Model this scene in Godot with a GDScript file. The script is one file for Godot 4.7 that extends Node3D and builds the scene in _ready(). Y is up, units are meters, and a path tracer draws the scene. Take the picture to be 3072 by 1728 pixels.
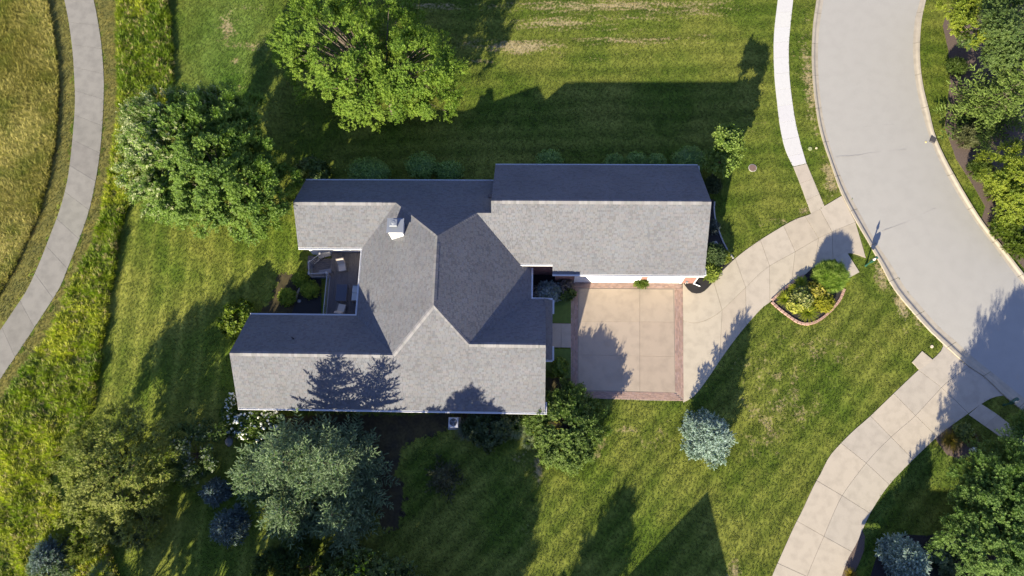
extends Node3D

# An aerial view of a suburban house, straight from the drone: x east, z south, metres, the ground at y = 0.

const SLOPE := 0.757   # every roof here rises nine in twelve
var rng := RandomNumberGenerator.new()
var M := {}            # materials by name
var taken := {}
var paved := PackedByteArray()   # where paths, beds and walls cover the lawn
var turf := PackedByteArray()    # the lawn picture, and what grows where in it
var grown := PackedByteArray()


class MB:
	var v := PackedVector3Array()
	var n := PackedVector3Array()
	var c := PackedColorArray()
	var u := PackedVector2Array()

	func tri(a: Vector3, b: Vector3, d: Vector3, nn: Vector3, col := Color.WHITE) -> void:
		# front faces run clockwise round nn
		if (b - a).cross(d - a).dot(nn) > 0.0:
			v.append(a); v.append(d); v.append(b)
		else:
			v.append(a); v.append(b); v.append(d)
		for i in 3:
			n.append(nn); c.append(col)

	func face(a: Vector3, b: Vector3, d: Vector3, out: Vector3, col := Color.WHITE) -> void:
		var nn := (b - a).cross(d - a).normalized()
		if nn.length_squared() < 0.5: return
		if nn.dot(out) < 0.0:
			nn = -nn
		tri(a, b, d, nn, col)

	func quad(a: Vector3, b: Vector3, d: Vector3, e: Vector3, out: Vector3, col := Color.WHITE) -> void:
		face(a, b, d, out, col)
		face(a, d, e, out, col)

	func box(at: Vector3, size: Vector3, basis := Basis(), col := Color.WHITE) -> void:
		var h := size * 0.5
		for ax in 3:
			var o := Vector3.ZERO
			o[ax] = 1.0
			var p := Vector3.ZERO
			p[(ax + 1) % 3] = h[(ax + 1) % 3]
			var q := Vector3.ZERO
			q[(ax + 2) % 3] = h[(ax + 2) % 3]
			for s in [-1.0, 1.0]:
				var k: Vector3 = o * h[ax] * s
				quad(at + basis * (k - p - q), at + basis * (k + p - q), at + basis * (k + p + q), at + basis * (k - p + q), basis * (o * s), col)

	func bevel_box(at: Vector3, size: Vector3, b: float, basis := Basis(), col := Color.WHITE) -> void:
		# a box whose upper edges are chamfered, without its underside
		var h := size * 0.5
		var low := []
		var mid := []
		var top := []
		for s in [Vector2(-1, -1), Vector2(1, -1), Vector2(1, 1), Vector2(-1, 1)]:
			low.append(at + basis * Vector3(s.x * h.x, -h.y, s.y * h.z))
			mid.append(at + basis * Vector3(s.x * h.x, h.y - b, s.y * h.z))
			top.append(at + basis * Vector3(s.x * (h.x - b), h.y, s.y * (h.z - b)))
		for i in 4:
			var j := (i + 1) % 4
			var out: Vector3 = (mid[i] + mid[j]) * 0.5 - at
			out -= basis.y.normalized() * out.dot(basis.y.normalized())
			quad(low[i], low[j], mid[j], mid[i], out, col)
			quad(mid[i], mid[j], top[j], top[i], out.normalized() + basis.y.normalized(), col)
		quad(top[0], top[1], top[2], top[3], basis.y, col)

	func tube(a: Vector3, b: Vector3, r0: float, r1: float, sides := 6, col := Color.WHITE, cap := true) -> void:
		var d := (b - a).normalized()
		var x := d.cross(Vector3.UP if absf(d.y) < 0.9 else Vector3.RIGHT).normalized()
		var y := d.cross(x)
		for i in sides:
			var p := x * cos(TAU * i / sides) + y * sin(TAU * i / sides)
			var q := x * cos(TAU * (i + 1) / sides) + y * sin(TAU * (i + 1) / sides)
			quad(a + p * r0, a + q * r0, b + q * r1, b + p * r1, p + q, col)
			if cap and r1 > 0.004:
				face(b, b + p * r1, b + q * r1, d, col)

	func blob(at: Vector3, r: Vector3, rings := 5, sides := 8, wob := 0.0, noise: FastNoiseLite = null, col := Color.WHITE) -> void:
		var pts := []
		for i in rings + 1:
			for j in sides:
				var d := Vector3(sin(PI * i / rings) * cos(TAU * j / sides), cos(PI * i / rings), sin(PI * i / rings) * sin(TAU * j / sides))
				var k := 1.0 + (wob * noise.get_noise_3dv(at * 7.0 + d * 3.0) if noise else 0.0)
				pts.append([at + d * r * k, (d / r).normalized()])
		for i in rings:
			for j in sides:
				var q := [pts[i * sides + j], pts[i * sides + (j + 1) % sides], pts[(i + 1) * sides + (j + 1) % sides], pts[(i + 1) * sides + j]]
				for t in [[0, 1, 2], [0, 2, 3]]:
					var s := [q[t[0]], q[t[1]], q[t[2]]]
					if (s[0][0] - s[1][0]).length() < 0.0001 or (s[1][0] - s[2][0]).length() < 0.0001 or (s[0][0] - s[2][0]).length() < 0.0001:
						continue
					if (s[1][0] - s[0][0]).cross(s[2][0] - s[0][0]).dot(s[0][1] + s[1][1] + s[2][1]) > 0.0:
						s = [s[0], s[2], s[1]]
					for p in s:
						v.append(p[0]); n.append(p[1]); c.append(col)

	func poly(pts: PackedVector2Array, y: float, col := Color.WHITE) -> void:
		var t := Geometry2D.triangulate_polygon(pts)
		for i in t.size() / 3:
			var a := pts[t[i * 3]]
			var b := pts[t[i * 3 + 1]]
			var d := pts[t[i * 3 + 2]]
			tri(Vector3(a.x, y, a.y), Vector3(b.x, y, b.y), Vector3(d.x, y, d.y), Vector3.UP, col)

	func slab(pts: PackedVector2Array, y0: float, y1: float, bevel := 0.0, col := Color.WHITE) -> void:
		# a flat plate over an outline, with its sides; a small chamfer catches the light
		var top := pts
		if bevel > 0.0:
			var s := Geometry2D.offset_polygon(pts, -bevel, Geometry2D.JOIN_MITER)
			if s.size() == 1 and s[0].size() == pts.size():
				top = s[0]
				var best := 0
				for i in top.size():
					if top[i].distance_to(pts[0]) < top[best].distance_to(pts[0]):
						best = i
				var turned := PackedVector2Array()
				for i in top.size():
					turned.append(top[(best + i) % top.size()])
				top = turned
				if pts.size() > 2 and top[1].distance_to(pts[1]) > bevel * 4.0:
					top = pts
		poly(top, y1, col)
		var clockwise := Geometry2D.is_polygon_clockwise(pts)
		for i in pts.size():
			var j := (i + 1) % pts.size()
			var e := (pts[j] - pts[i]).normalized()
			var o := Vector3(-e.y, 0, e.x) if clockwise else Vector3(e.y, 0, -e.x)
			var a := pts[i]
			var b := pts[j]
			var ym := y1 - (bevel if top != pts else 0.0)
			quad(Vector3(a.x, y0, a.y), Vector3(b.x, y0, b.y), Vector3(b.x, ym, b.y), Vector3(a.x, ym, a.y), o, col)
			if top != pts:
				quad(Vector3(a.x, ym, a.y), Vector3(b.x, ym, b.y), Vector3(top[j].x, y1, top[j].y), Vector3(top[i].x, y1, top[i].y), o + Vector3.UP, col)

	func mesh() -> ArrayMesh:
		var m := ArrayMesh.new()
		var a := []
		a.resize(Mesh.ARRAY_MAX)
		a[Mesh.ARRAY_VERTEX] = v
		a[Mesh.ARRAY_NORMAL] = n
		a[Mesh.ARRAY_COLOR] = c
		if u.size() == v.size():
			a[Mesh.ARRAY_TEX_UV] = u
		m.add_surface_from_arrays(Mesh.PRIMITIVE_TRIANGLES, a)
		return m


func vv(a: Array) -> PackedVector2Array:
	var p := PackedVector2Array()
	for i in a.size() / 2:
		p.append(Vector2(a[i * 2], a[i * 2 + 1]))
	return p


func lin(r: float, g: float, b: float) -> Color:
	return Color(r, g, b)


func srgb(c: Color) -> Color:
	return c.linear_to_srgb()


func numbered(called: String) -> String:
	if not taken.has(called):
		taken[called] = 0
		return called
	taken[called] += 1
	return "%s_%03d" % [called, taken[called]]


func tag(o: Node3D, label := "", category := "", group := "", kind := "") -> Node3D:
	if label: o.set_meta("label", label)
	if category: o.set_meta("category", category)
	if group: o.set_meta("group", group)
	if kind: o.set_meta("kind", kind)
	return o


func thing(called: String, label: String, category: String, at := Vector3.ZERO, turn := 0.0, group := "") -> Node3D:
	var o := Node3D.new()
	o.name = numbered(called)
	add_child(o)
	o.position = at
	o.rotation.y = turn
	tag(o, label, category, group)
	return o


func obj(called: String, what, mat: Material, parent: Node = null, kind := "") -> MeshInstance3D:
	var o := MeshInstance3D.new()
	if not (what is MB) or what.v.size() > 0:
		o.mesh = what.mesh() if what is MB else what
	o.material_override = mat
	o.name = called if parent else numbered(called)
	(parent if parent else self).add_child(o, true)
	if kind: o.set_meta("kind", kind)
	return o


func copies(called: String, mesh: Mesh, at: Array, tint: Array, mat: Material, parent: Node = null, kind := "stuff") -> MultiMeshInstance3D:
	var mm := MultiMesh.new()
	mm.transform_format = MultiMesh.TRANSFORM_3D
	mm.use_colors = true
	mm.mesh = mesh
	mm.instance_count = at.size()
	for i in at.size():
		mm.set_instance_transform(i, at[i])
		mm.set_instance_color(i, tint[i])
	var o := MultiMeshInstance3D.new()
	o.multimesh = mm
	o.material_override = mat
	o.name = called if parent else numbered(called)
	(parent if parent else self).add_child(o, true)
	if kind: o.set_meta("kind", kind)
	return o


func noise_of(seed_: int, freq: float, octaves := 3, type := FastNoiseLite.TYPE_SIMPLEX_SMOOTH) -> FastNoiseLite:
	var f := FastNoiseLite.new()
	f.seed = seed_
	f.noise_type = type
	f.frequency = freq
	f.fractal_octaves = octaves
	f.fractal_type = FastNoiseLite.FRACTAL_FBM
	return f


func grain(seed_: int, freq: float, octaves: int, lo: float, hi: float, size := 512) -> ImageTexture:
	# a seamless grey noise picture between two linear values
	var im := noise_of(seed_, freq, octaves).get_seamless_image(size, size)
	im.convert(Image.FORMAT_L8)
	var d := im.get_data()
	var lut := PackedByteArray()
	for i in 256:
		lut.append(int(clampf(Color(lerpf(lo, hi, i / 255.0), 0, 0).linear_to_srgb().r, 0, 1) * 255.0))
	for i in d.size():
		d[i] = lut[d[i]]
	return ImageTexture.create_from_image(Image.create_from_data(size, size, false, Image.FORMAT_L8, d))


func plain(c: Color, rough := 0.9, vertex := false) -> StandardMaterial3D:
	var m := StandardMaterial3D.new()
	m.albedo_color = srgb(c)
	m.roughness = rough
	m.vertex_color_use_as_albedo = vertex
	return m


func grained(c: Color, tex: Texture2D, scale: float, tex2: Texture2D = null, scale2 := 1.0, bump: Texture2D = null, depth := 1.0, vertex := false) -> StandardMaterial3D:
	var m := plain(c, 0.92, vertex)
	m.albedo_texture = tex
	m.uv1_triplanar = true
	m.uv1_world_triplanar = true
	m.uv1_scale = Vector3.ONE * scale
	if tex2:
		m.detail_enabled = true
		m.detail_albedo = tex2
		m.detail_blend_mode = BaseMaterial3D.BLEND_MODE_MUL
		m.detail_uv_layer = BaseMaterial3D.DETAIL_UV_2
		m.uv2_triplanar = true
		m.uv2_world_triplanar = true
		m.uv2_scale = Vector3.ONE * scale2
	if bump:
		m.heightmap_enabled = true
		m.heightmap_texture = bump
		m.heightmap_scale = depth
	return m


func leafy(back := 0.25, rough := 0.55) -> StandardMaterial3D:
	var m := StandardMaterial3D.new()
	m.albedo_color = Color.WHITE
	m.vertex_color_use_as_albedo = true
	m.roughness = rough
	m.metallic_specular = 0.4
	m.cull_mode = BaseMaterial3D.CULL_DISABLED
	m.backlight_enabled = true
	m.backlight = srgb(Color(back * 0.75, back, back * 0.25))
	return m


func hill(p: PackedVector2Array, t: float) -> Vector2:
	# a point at t (0..1 by index) on a Catmull-Rom curve through p
	var k := clampf(t, 0, 0.99999) * (p.size() - 1)
	var i := int(k)
	var a := p[maxi(i - 1, 0)]
	var d := p[mini(i + 2, p.size() - 1)]
	return p[i].cubic_interpolate(p[i + 1], a, d, k - i)


func smooth(p: PackedVector2Array, per := 6) -> PackedVector2Array:
	var o := PackedVector2Array()
	for i in (p.size() - 1) * per + 1:
		o.append(hill(p, float(i) / ((p.size() - 1) * per)))
	return o


func along(p: PackedVector2Array, step: float) -> PackedVector2Array:
	# points every step metres along a line
	var o := PackedVector2Array([p[0]])
	var left := step
	for i in p.size() - 1:
		var a := p[i]
		var b := p[i + 1]
		var l := a.distance_to(b)
		var s := left
		while s <= l:
			o.append(a.lerp(b, s / l))
			s += step
		left = s - l
	return o


func length_of(p: PackedVector2Array) -> float:
	var l := 0.0
	for i in p.size() - 1:
		l += p[i].distance_to(p[i + 1])
	return l


func at_length(p: PackedVector2Array, s: float) -> Vector2:
	for i in p.size() - 1:
		var l := p[i].distance_to(p[i + 1])
		if s <= l and l > 0.0:
			return p[i].lerp(p[i + 1], s / l)
		s -= l
	return p[p.size() - 1]


func stretch(p: PackedVector2Array, a: float, b: float, n := 5) -> PackedVector2Array:
	# the piece of a line between two shares of its length
	var l := length_of(p)
	var o := PackedVector2Array()
	for i in n:
		o.append(at_length(p, l * lerpf(a, b, float(i) / (n - 1))))
	return o


func strip_between(a: PackedVector2Array, b: PackedVector2Array) -> PackedVector2Array:
	var o := a.duplicate()
	for i in b.size():
		o.append(b[b.size() - 1 - i])
	return o


func in3(p: Vector2, y := 0.0) -> Vector3:
	return Vector3(p.x, y, p.y)


func fill(mask: PackedByteArray, w: int, h: int, p: PackedVector2Array, value: int) -> void:
	# marks the cells of the ground picture inside an outline
	for y in h:
		var z := -46.0 + 60.0 * (y + 0.5) / h
		var cuts := []
		for i in p.size():
			var a := p[i]
			var b := p[(i + 1) % p.size()]
			if (a.y > z) != (b.y > z):
				cuts.append(a.x + (b.x - a.x) * (z - a.y) / (b.y - a.y))
		cuts.sort()
		for i in cuts.size() / 2:
			for x in range(maxi(0, int((cuts[i * 2] + 52.0) / 96.0 * w)), mini(w, int((cuts[i * 2 + 1] + 52.0) / 96.0 * w))):
				mask[y * w + x] = value


func lawn_picture() -> ImageTexture:
	var w := 2048
	var h := 1280
	var mask := PackedByteArray()
	mask.resize(w * h)
	for o in OUT.verge: fill(mask, w, h, o, 3)
	for o in OUT.meadow: fill(mask, w, h, o, 1)
	for o in OUT.tall: fill(mask, w, h, o, 2)
	for o in OUT.bare: fill(mask, w, h, o, 4)
	for o in OUT.lush: fill(mask, w, h, o, 5)
	grown = mask
	var big := noise_of(11, 0.006, 3).get_image(w, h).get_data()
	var mid := noise_of(12, 0.035, 3).get_image(w, h).get_data()
	var fine := noise_of(13, 0.16, 2).get_image(w, h).get_data()
	var hairs := noise_of(14, 0.45, 1, FastNoiseLite.TYPE_VALUE).get_image(w, h).get_data()
	# bare, straw coloured patches: where, how wide, how deep, how strongly
	var worn := [
		[Vector3(-27.83, 0.0, -40.33), 1.2, 2.1, 0.72], [Vector3(-25.61, 0.0, -38.37), 2.4, 0.7, 0.62], [Vector3(-26.71, 0.0, -36.61), 0.8, 0.45, 0.7], [Vector3(-26.45, 0.0, -42.20), 2.6, 0.6, 0.45], [Vector3(-25.99, 0.0, -34.47), 1.2, 1.6, 0.3],
		[Vector3(5.99, 0.0, -42.25), 11.5, 0.7, 0.82], [Vector3(0.39, 0.0, -42.35), 5.5, 0.6, 0.5], [Vector3(1.27, 0.0, -40.42), 4.6, 0.8, 0.8], [Vector3(-1.82, 0.0, -38.07), 4.2, 0.8, 0.95], [Vector3(7.63, 0.0, -38.64), 7.0, 0.6, 0.62], [Vector3(-10.02, 0.0, -42.27), 4.5, 0.5, 0.7],
		[Vector3(7.69, 0.0, -40.96), 7.0, 0.7, 0.5], [Vector3(9.62, 0.0, -41.67), 4.0, 0.5, 0.6], [Vector3(-6.33, 0.0, -38.39), 2.4, 0.8, 0.5], [Vector3(-5.23, 0.0, -36.59), 2.4, 0.4, 0.5], [Vector3(2.49, 0.0, -41.61), 6.0, 0.7, 0.5], [Vector3(13.56, 0.0, -38.91), 4.0, 0.8, 0.4], [Vector3(13.37, 0.0, -41.75), 4.0, 1.2, 0.6], [Vector3(14.27, 0.0, -42.36), 3.0, 0.7, 0.6],
		[Vector3(4.18, 0.0, -36.96), 7.0, 0.8, 0.3], [Vector3(5.94, 0.0, -39.75), 8.0, 0.7, 0.35],
		[Vector3(-0.82, 0.0, -3.49), 1.4, 1.2, 0.5], [Vector3(4.39, 0.0, -4.44), 0.7, 0.5, 0.8], [Vector3(8.44, 0.0, -4.65), 2.2, 0.8, 0.5], [Vector3(6.44, 0.0, -5.40), 1.3, 0.35, 0.6], [Vector3(0.06, 0.0, -2.38), 0.4, 1.4, 0.8], [Vector3(4.24, 0.0, -3.58), 0.4, 0.5, 0.7], [Vector3(8.89, 0.0, -5.08), 1.4, 1.4, 0.4],
		[Vector3(-1.17, 0.0, 2.01), 1.0, 1.2, 0.3], [Vector3(17.42, 0.0, -9.74), 2.8, 2.4, 0.5], [Vector3(21.27, 0.0, -11.75), 4.5, 2.4, 0.42], [Vector3(18.23, 0.0, -7.40), 3.6, 2.2, 0.5], [Vector3(16.68, 0.0, -6.07), 2.2, 3.4, 0.5], [Vector3(15.57, 0.0, -4.63), 1.6, 2.0, 0.4],
		[Vector3(22.59, 0.0, -34.39), 0.7, 5.0, 0.85], [Vector3(23.01, 0.0, -38.67), 0.5, 6.0, 0.4], [Vector3(23.39, 0.0, -25.62), 0.7, 2.4, 0.8], [Vector3(21.48, 0.0, -36.71), 0.4, 5.0, 0.25], [Vector3(27.59, 0.0, -15.23), 0.55, 1.8, 1.0], [Vector3(28.63, 0.0, -14.15), 0.5, 1.2, 0.7], [Vector3(26.40, 0.0, -17.58), 0.6, 1.4, 0.9],
		[Vector3(19.19, 0.0, -21.82), 3.0, 0.5, 0.55], [Vector3(21.15, 0.0, -22.85), 0.6, 0.6, 0.7], [Vector3(18.29, 0.0, -30.09), 2.0, 2.0, 0.3], [Vector3(13.69, 0.0, 4.05), 0.8, 1.0, 0.6], [Vector3(-32.88, 0.0, -24.32), 2.0, 1.4, 0.35], [Vector3(-21.15, 0.0, -21.05), 2.0, 1.0, 0.3],
	]
	var bare := PackedByteArray()
	bare.resize(w * h)
	for s in worn:
		var c: Vector3 = s[0]
		for y in range(maxi(0, int((c.z - s[2] * 1.6 + 46.0) / 60.0 * h)), mini(h, int((c.z + s[2] * 1.6 + 46.0) / 60.0 * h))):
			for x in range(maxi(0, int((c.x - s[1] * 1.6 + 52.0) / 96.0 * w)), mini(w, int((c.x + s[1] * 1.6 + 52.0) / 96.0 * w))):
				var dx: float = ((x + 0.5) / w * 96.0 - 52.0 - c.x) / s[1]
				var dz: float = ((y + 0.5) / h * 60.0 - 46.0 - c.z) / s[2]
				var k: float = (1.6 - sqrt(dx * dx + dz * dz)) * 160.0 * s[3]
				if k > bare[y * w + x]:
					bare[y * w + x] = mini(255, int(k))
	var lut := PackedByteArray()
	for i in 1025:
		lut.append(int(Color(i / 1024.0 * 0.5, 0, 0).linear_to_srgb().r * 255.0))
	var out := PackedByteArray()
	out.resize(w * h * 3)
	for y in h:
		var z := -46.0 + 60.0 * (y + 0.5) / h
		for x in w:
			var i := y * w + x
			var px := -52.0 + 96.0 * (x + 0.5) / w
			var b := big[i] / 255.0
			var m := mid[i] / 255.0
			var f := fine[i] / 255.0
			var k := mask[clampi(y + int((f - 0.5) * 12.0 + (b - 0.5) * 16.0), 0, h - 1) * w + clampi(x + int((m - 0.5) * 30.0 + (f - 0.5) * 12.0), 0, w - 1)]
			var v := 0.66 + 0.22 * m + 0.5 * f + 0.36 * (hairs[i] / 255.0 - 0.5)
			var r := 0.0
			var g := 0.0
			var bl := 0.0
			if k == 0 or k == 5:
				var s := 0.0
				var warp := m * 0.5 + b * 0.8
				if z < -23.0 and px > -17.0:
					s = 0.55 * sin((z + warp + px * 0.03) * 4.2) + 0.3 * sin(z * 1.7 + 3.0 * b)
				elif px < -12.0:
					s = (1.5 * pow(0.5 + 0.5 * sin((px + warp * 0.25 - z * 0.03) * 3.85), 3.0) - 0.5) if z > -24.0 else 0.3 * sin(px * 2.0 + b * 6.0)
				elif px > 11.0 and z < -16.0:
					s = 0.75 * sin((px * 0.93 - z * 0.36 + warp) * 3.3)
				else:
					s = 0.75 * sin((px * 0.72 + z * 0.69 + warp * 0.4) * 4.7) + 0.5 * (pow(0.5 + 0.5 * sin((z + warp * 0.5 - px * 0.05) * 3.4), 4.0) - 0.3) + 0.35 * sin((px * 0.72 + z * 0.69) * 1.3)
				var yel := clampf(0.5 + (b - 0.5) * 1.4 + 0.22 * s + (m - 0.5) * 0.35, 0, 1)
				v *= 1.0 + 0.16 * s
				var deep := clampf(1.35 - Vector2((px + 27.5) / 4.5, (z + 38.0) / 9.0).length() + (m - 0.5) * 0.5, 0, 1)
				r = lerpf(0.066, 0.138, yel)
				g = lerpf(0.1, 0.148, yel)
				bl = lerpf(0.011, 0.026, yel)
				r *= 1.0 - 0.25 * deep
				if px < -12.0 and z > -24.0:
					r *= 1.3
					g *= 1.25
					bl *= 1.3
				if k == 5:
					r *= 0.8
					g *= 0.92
			elif k == 1:
				r = lerpf(0.12, 0.21, m)
				g = lerpf(0.10, 0.14, b)
				bl = 0.03
			elif k == 2:
				r = lerpf(0.09, 0.13, m)
				g = lerpf(0.11, 0.14, b)
				bl = 0.016
			elif k == 3:
				r = lerpf(0.115, 0.165, m)
				g = lerpf(0.115, 0.14, m)
				bl = 0.034
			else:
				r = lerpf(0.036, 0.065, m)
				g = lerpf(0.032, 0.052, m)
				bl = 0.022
			var t := 0.0
			if bare[i]:
				t = clampf((bare[i] / 255.0 * 1.2 + f * 0.8 + (mid[((y * 3) % h) * w + x / 2] / 255.0 if z < -28.0 and px > -20.0 else m) * 0.8 - 1.3) * 2.6, 0, 0.9)
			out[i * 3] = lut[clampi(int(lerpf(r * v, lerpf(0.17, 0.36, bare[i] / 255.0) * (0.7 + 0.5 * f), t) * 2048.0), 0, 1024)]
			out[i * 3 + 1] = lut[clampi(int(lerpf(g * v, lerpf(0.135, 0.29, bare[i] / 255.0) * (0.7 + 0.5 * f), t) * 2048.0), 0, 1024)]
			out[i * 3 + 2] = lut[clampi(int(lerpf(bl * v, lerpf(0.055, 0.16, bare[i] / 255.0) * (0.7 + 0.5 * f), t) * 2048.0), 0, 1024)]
	turf = out
	return ImageTexture.create_from_image(Image.create_from_data(w, h, false, Image.FORMAT_RGB8, out))


var OUT := {
	"meadow": [vv([-52.53, -44.53, -45.36, -44.47, -44.93, -43.17, -43.89, -40.62, -42.84, -37.31, -42.05, -34.50, -41.45, -30.98, -41.13, -28.14, -41.07, -25.37, -41.20, -22.14, -41.77, -19.35, -42.40, -16.97, -42.88, -15.46, -45.00, -10.12, -48.19, -10.07])],
	"tall": [vv([-38.50, -44.42, -37.15, -36.89, -36.44, -34.09, -35.95, -30.22, -35.84, -27.22, -35.77, -24.49, -35.78, -21.82, -36.02, -19.57, -36.84, -17.02, -37.36, -15.52, -37.67, -13.07, -38.89, -10.51, -40.36, -7.85, -41.53, -4.82, -43.15, -2.59, -40.79, 6.99, -29.04, 6.71, -30.47, 3.58, -33.26, 2.01, -35.95, -1.00, -35.56, -2.73, -34.57, -4.64, -33.80, -5.84, -33.68, -7.19, -33.66, -9.18, -33.88, -11.20, -33.82, -13.43, -34.03, -15.90, -33.92, -17.55, -34.14, -20.10, -33.94, -22.72, -33.57, -25.40, -33.00, -29.09, -31.92, -34.28, -32.29, -36.87, -32.96, -39.94, -33.77, -43.10, -34.06, -44.39])],
	"verge": [vv([-45.39, -44.47, -43.53, -44.46, -43.36, -43.16, -42.56, -41.03, -41.57, -37.92, -40.79, -34.89, -40.27, -32.53, -39.92, -30.03, -39.61, -27.21, -39.48, -24.84, -39.60, -22.51, -39.92, -20.40, -40.32, -18.00, -40.81, -15.83, -42.19, -11.73, -43.79, -11.71, -44.56, -14.95, -42.40, -16.97, -41.77, -19.35, -41.20, -22.14, -41.04, -25.37, -41.10, -28.14, -41.42, -30.98, -42.05, -34.50, -42.80, -37.31, -43.85, -40.62, -44.93, -43.17]),
		vv([-40.92, -44.44, -38.41, -44.42, -35.87, -30.22, -35.76, -27.23, -35.77, -24.49, -35.78, -21.82, -36.02, -19.57, -36.84, -17.02, -37.52, -15.52, -38.89, -10.51, -40.95, -6.33, -41.70, -5.56, -42.09, -7.22, -40.43, -10.66, -39.68, -12.34, -39.18, -13.55, -38.24, -15.86, -37.87, -17.68, -37.51, -19.56, -37.15, -21.99, -37.05, -24.12, -37.11, -26.67, -37.34, -29.46, -37.81, -32.92, -38.25, -35.28, -39.07, -38.52, -39.94, -41.23])],
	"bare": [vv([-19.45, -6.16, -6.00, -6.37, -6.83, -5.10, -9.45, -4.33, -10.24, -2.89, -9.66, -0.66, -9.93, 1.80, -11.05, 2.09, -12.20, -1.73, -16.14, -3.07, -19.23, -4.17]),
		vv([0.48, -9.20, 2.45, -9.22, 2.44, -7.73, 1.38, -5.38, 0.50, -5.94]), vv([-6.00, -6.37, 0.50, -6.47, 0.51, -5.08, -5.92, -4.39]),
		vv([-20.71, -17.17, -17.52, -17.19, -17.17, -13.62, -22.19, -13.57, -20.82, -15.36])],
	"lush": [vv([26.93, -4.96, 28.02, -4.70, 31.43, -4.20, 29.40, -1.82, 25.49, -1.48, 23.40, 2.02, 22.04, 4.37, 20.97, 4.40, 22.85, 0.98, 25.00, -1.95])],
}


func _ready() -> void:
	rng.seed = 20240
	# ---- camera, sky, sun, exposure
	var cam := Camera3D.new()
	cam.name = "camera"
	cam.position = Vector3(0, 54, 0)
	cam.rotation = Vector3(-PI / 2 + 0.2939, 0.1294, -0.1147)
	cam.fov = 43.47
	cam.far = 1500.0
	add_child(cam)
	cam.current = true
	var env := Environment.new()
	env.background_mode = Environment.BG_SKY
	var sky := ProceduralSkyMaterial.new()
	sky.sky_top_color = srgb(lin(0.068, 0.12, 0.31))
	sky.sky_horizon_color = srgb(lin(0.40, 0.36, 0.335))
	sky.sky_curve = 0.2
	sky.ground_bottom_color = srgb(lin(0.05, 0.055, 0.03))
	sky.ground_horizon_color = srgb(lin(0.16, 0.18, 0.2))
	sky.sun_angle_max = 20.0
	env.sky = Sky.new()
	env.sky.sky_material = sky
	env.tonemap_mode = Environment.TONE_MAPPER_LINEAR
	env.tonemap_exposure = 2.95
	env.sdfgi_enabled = true
	env.ssao_enabled = true
	env.ssil_enabled = true
	var we := WorldEnvironment.new()
	we.name = "environment"
	we.environment = env
	add_child(we)
	var sun := DirectionalLight3D.new()
	sun.name = "sun"
	sun.light_color = Color(1.0, 0.955, 0.87)
	sun.light_energy = 1.6
	sun.light_angular_distance = 0.5
	sun.shadow_enabled = true
	sun.rotation = Vector3(deg_to_rad(-22.9), deg_to_rad(-22.2), 0)
	add_child(sun)
	# ---- materials
	var fine := grain(1, 0.09, 4, 0.72, 1.12)
	var blotch := grain(2, 0.012, 4, 0.8, 1.12)
	var calm := grain(4, 0.03, 4, 0.94, 1.04)
	var blot2 := grain(5, 0.014, 4, 0.85, 1.1)
	var coarse := grain(3, 0.05, 3, 0.35, 1.3)
	M.fine = fine
	M.blotch = blotch
	M.concrete = grained(lin(0.38, 0.355, 0.315), blotch, 0.11, fine, 0.9, fine, 0.4)
	M.tan_concrete = grained(lin(0.325, 0.264, 0.196), blot2, 0.13, fine, 0.8, fine, 0.4, true)
	M.drive_concrete = grained(lin(0.405, 0.35, 0.262), blot2, 0.15, fine, 0.8, fine, 0.4, true)
	M.white_concrete = grained(lin(0.5, 0.49, 0.45), calm, 0.2, fine, 0.9, fine, 0.3, true)
	M.trail_concrete = grained(lin(0.235, 0.22, 0.18), blotch, 0.15, fine, 0.8, fine, 0.4, true)
	M.joint = plain(lin(0.24, 0.2, 0.15))
	M.road = grained(lin(0.32, 0.305, 0.262), calm, 0.05, fine, 0.35, fine, 0.5)
	M.kerb = grained(lin(0.37, 0.325, 0.245), blotch, 0.2, fine, 0.8, fine, 0.4, true)
	M.mulch = grained(lin(0.024, 0.021, 0.019), coarse, 0.9, fine, 0.35, coarse, 4.0)
	M.brown_mulch = grained(lin(0.13, 0.092, 0.07), coarse, 0.9, fine, 0.35, coarse, 3.0)
	M.leaf = leafy(0.85)
	M.waxy = leafy(0.75, 0.5)
	M.needle = leafy(0.5, 0.6)
	M.bark = grained(lin(0.13, 0.10, 0.075), coarse, 3.0, null, 1.0, coarse, 2.0)
	M.white = plain(lin(0.62, 0.62, 0.61), 0.55, true)
	M.siding = plain(lin(0.66, 0.65, 0.63), 0.65)
	M.brick = plain(Color.WHITE, 0.9, true)
	M.shingle = plain(Color.WHITE, 0.95, true)
	M.felt = plain(lin(0.07, 0.07, 0.072), 0.95)
	M.glass = plain(lin(0.02, 0.025, 0.03), 0.08)
	M.metal = plain(lin(0.17, 0.185, 0.2), 0.5)
	M.paint = plain(Color.WHITE, 0.6, true)
	M.stone = grained(lin(0.34, 0.33, 0.31), coarse, 1.2, fine, 1.0, coarse, 3.0)
	M.turf = grained(lin(0.075, 0.12, 0.016), blotch, 0.35, fine, 1.6, fine, 3.0)
	M.fabric = plain(lin(0.4, 0.34, 0.27), 0.95)
	build_ground()
	build_paths()
	build_house()
	build_deck()
	build_yard_things()
	build_plants()
	build_beyond()
	mown_grass()


func mark(p: PackedVector2Array) -> void:
	if paved.is_empty(): paved.resize(1024 * 640)
	fill(paved, 1024, 640, p, 1)


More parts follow.
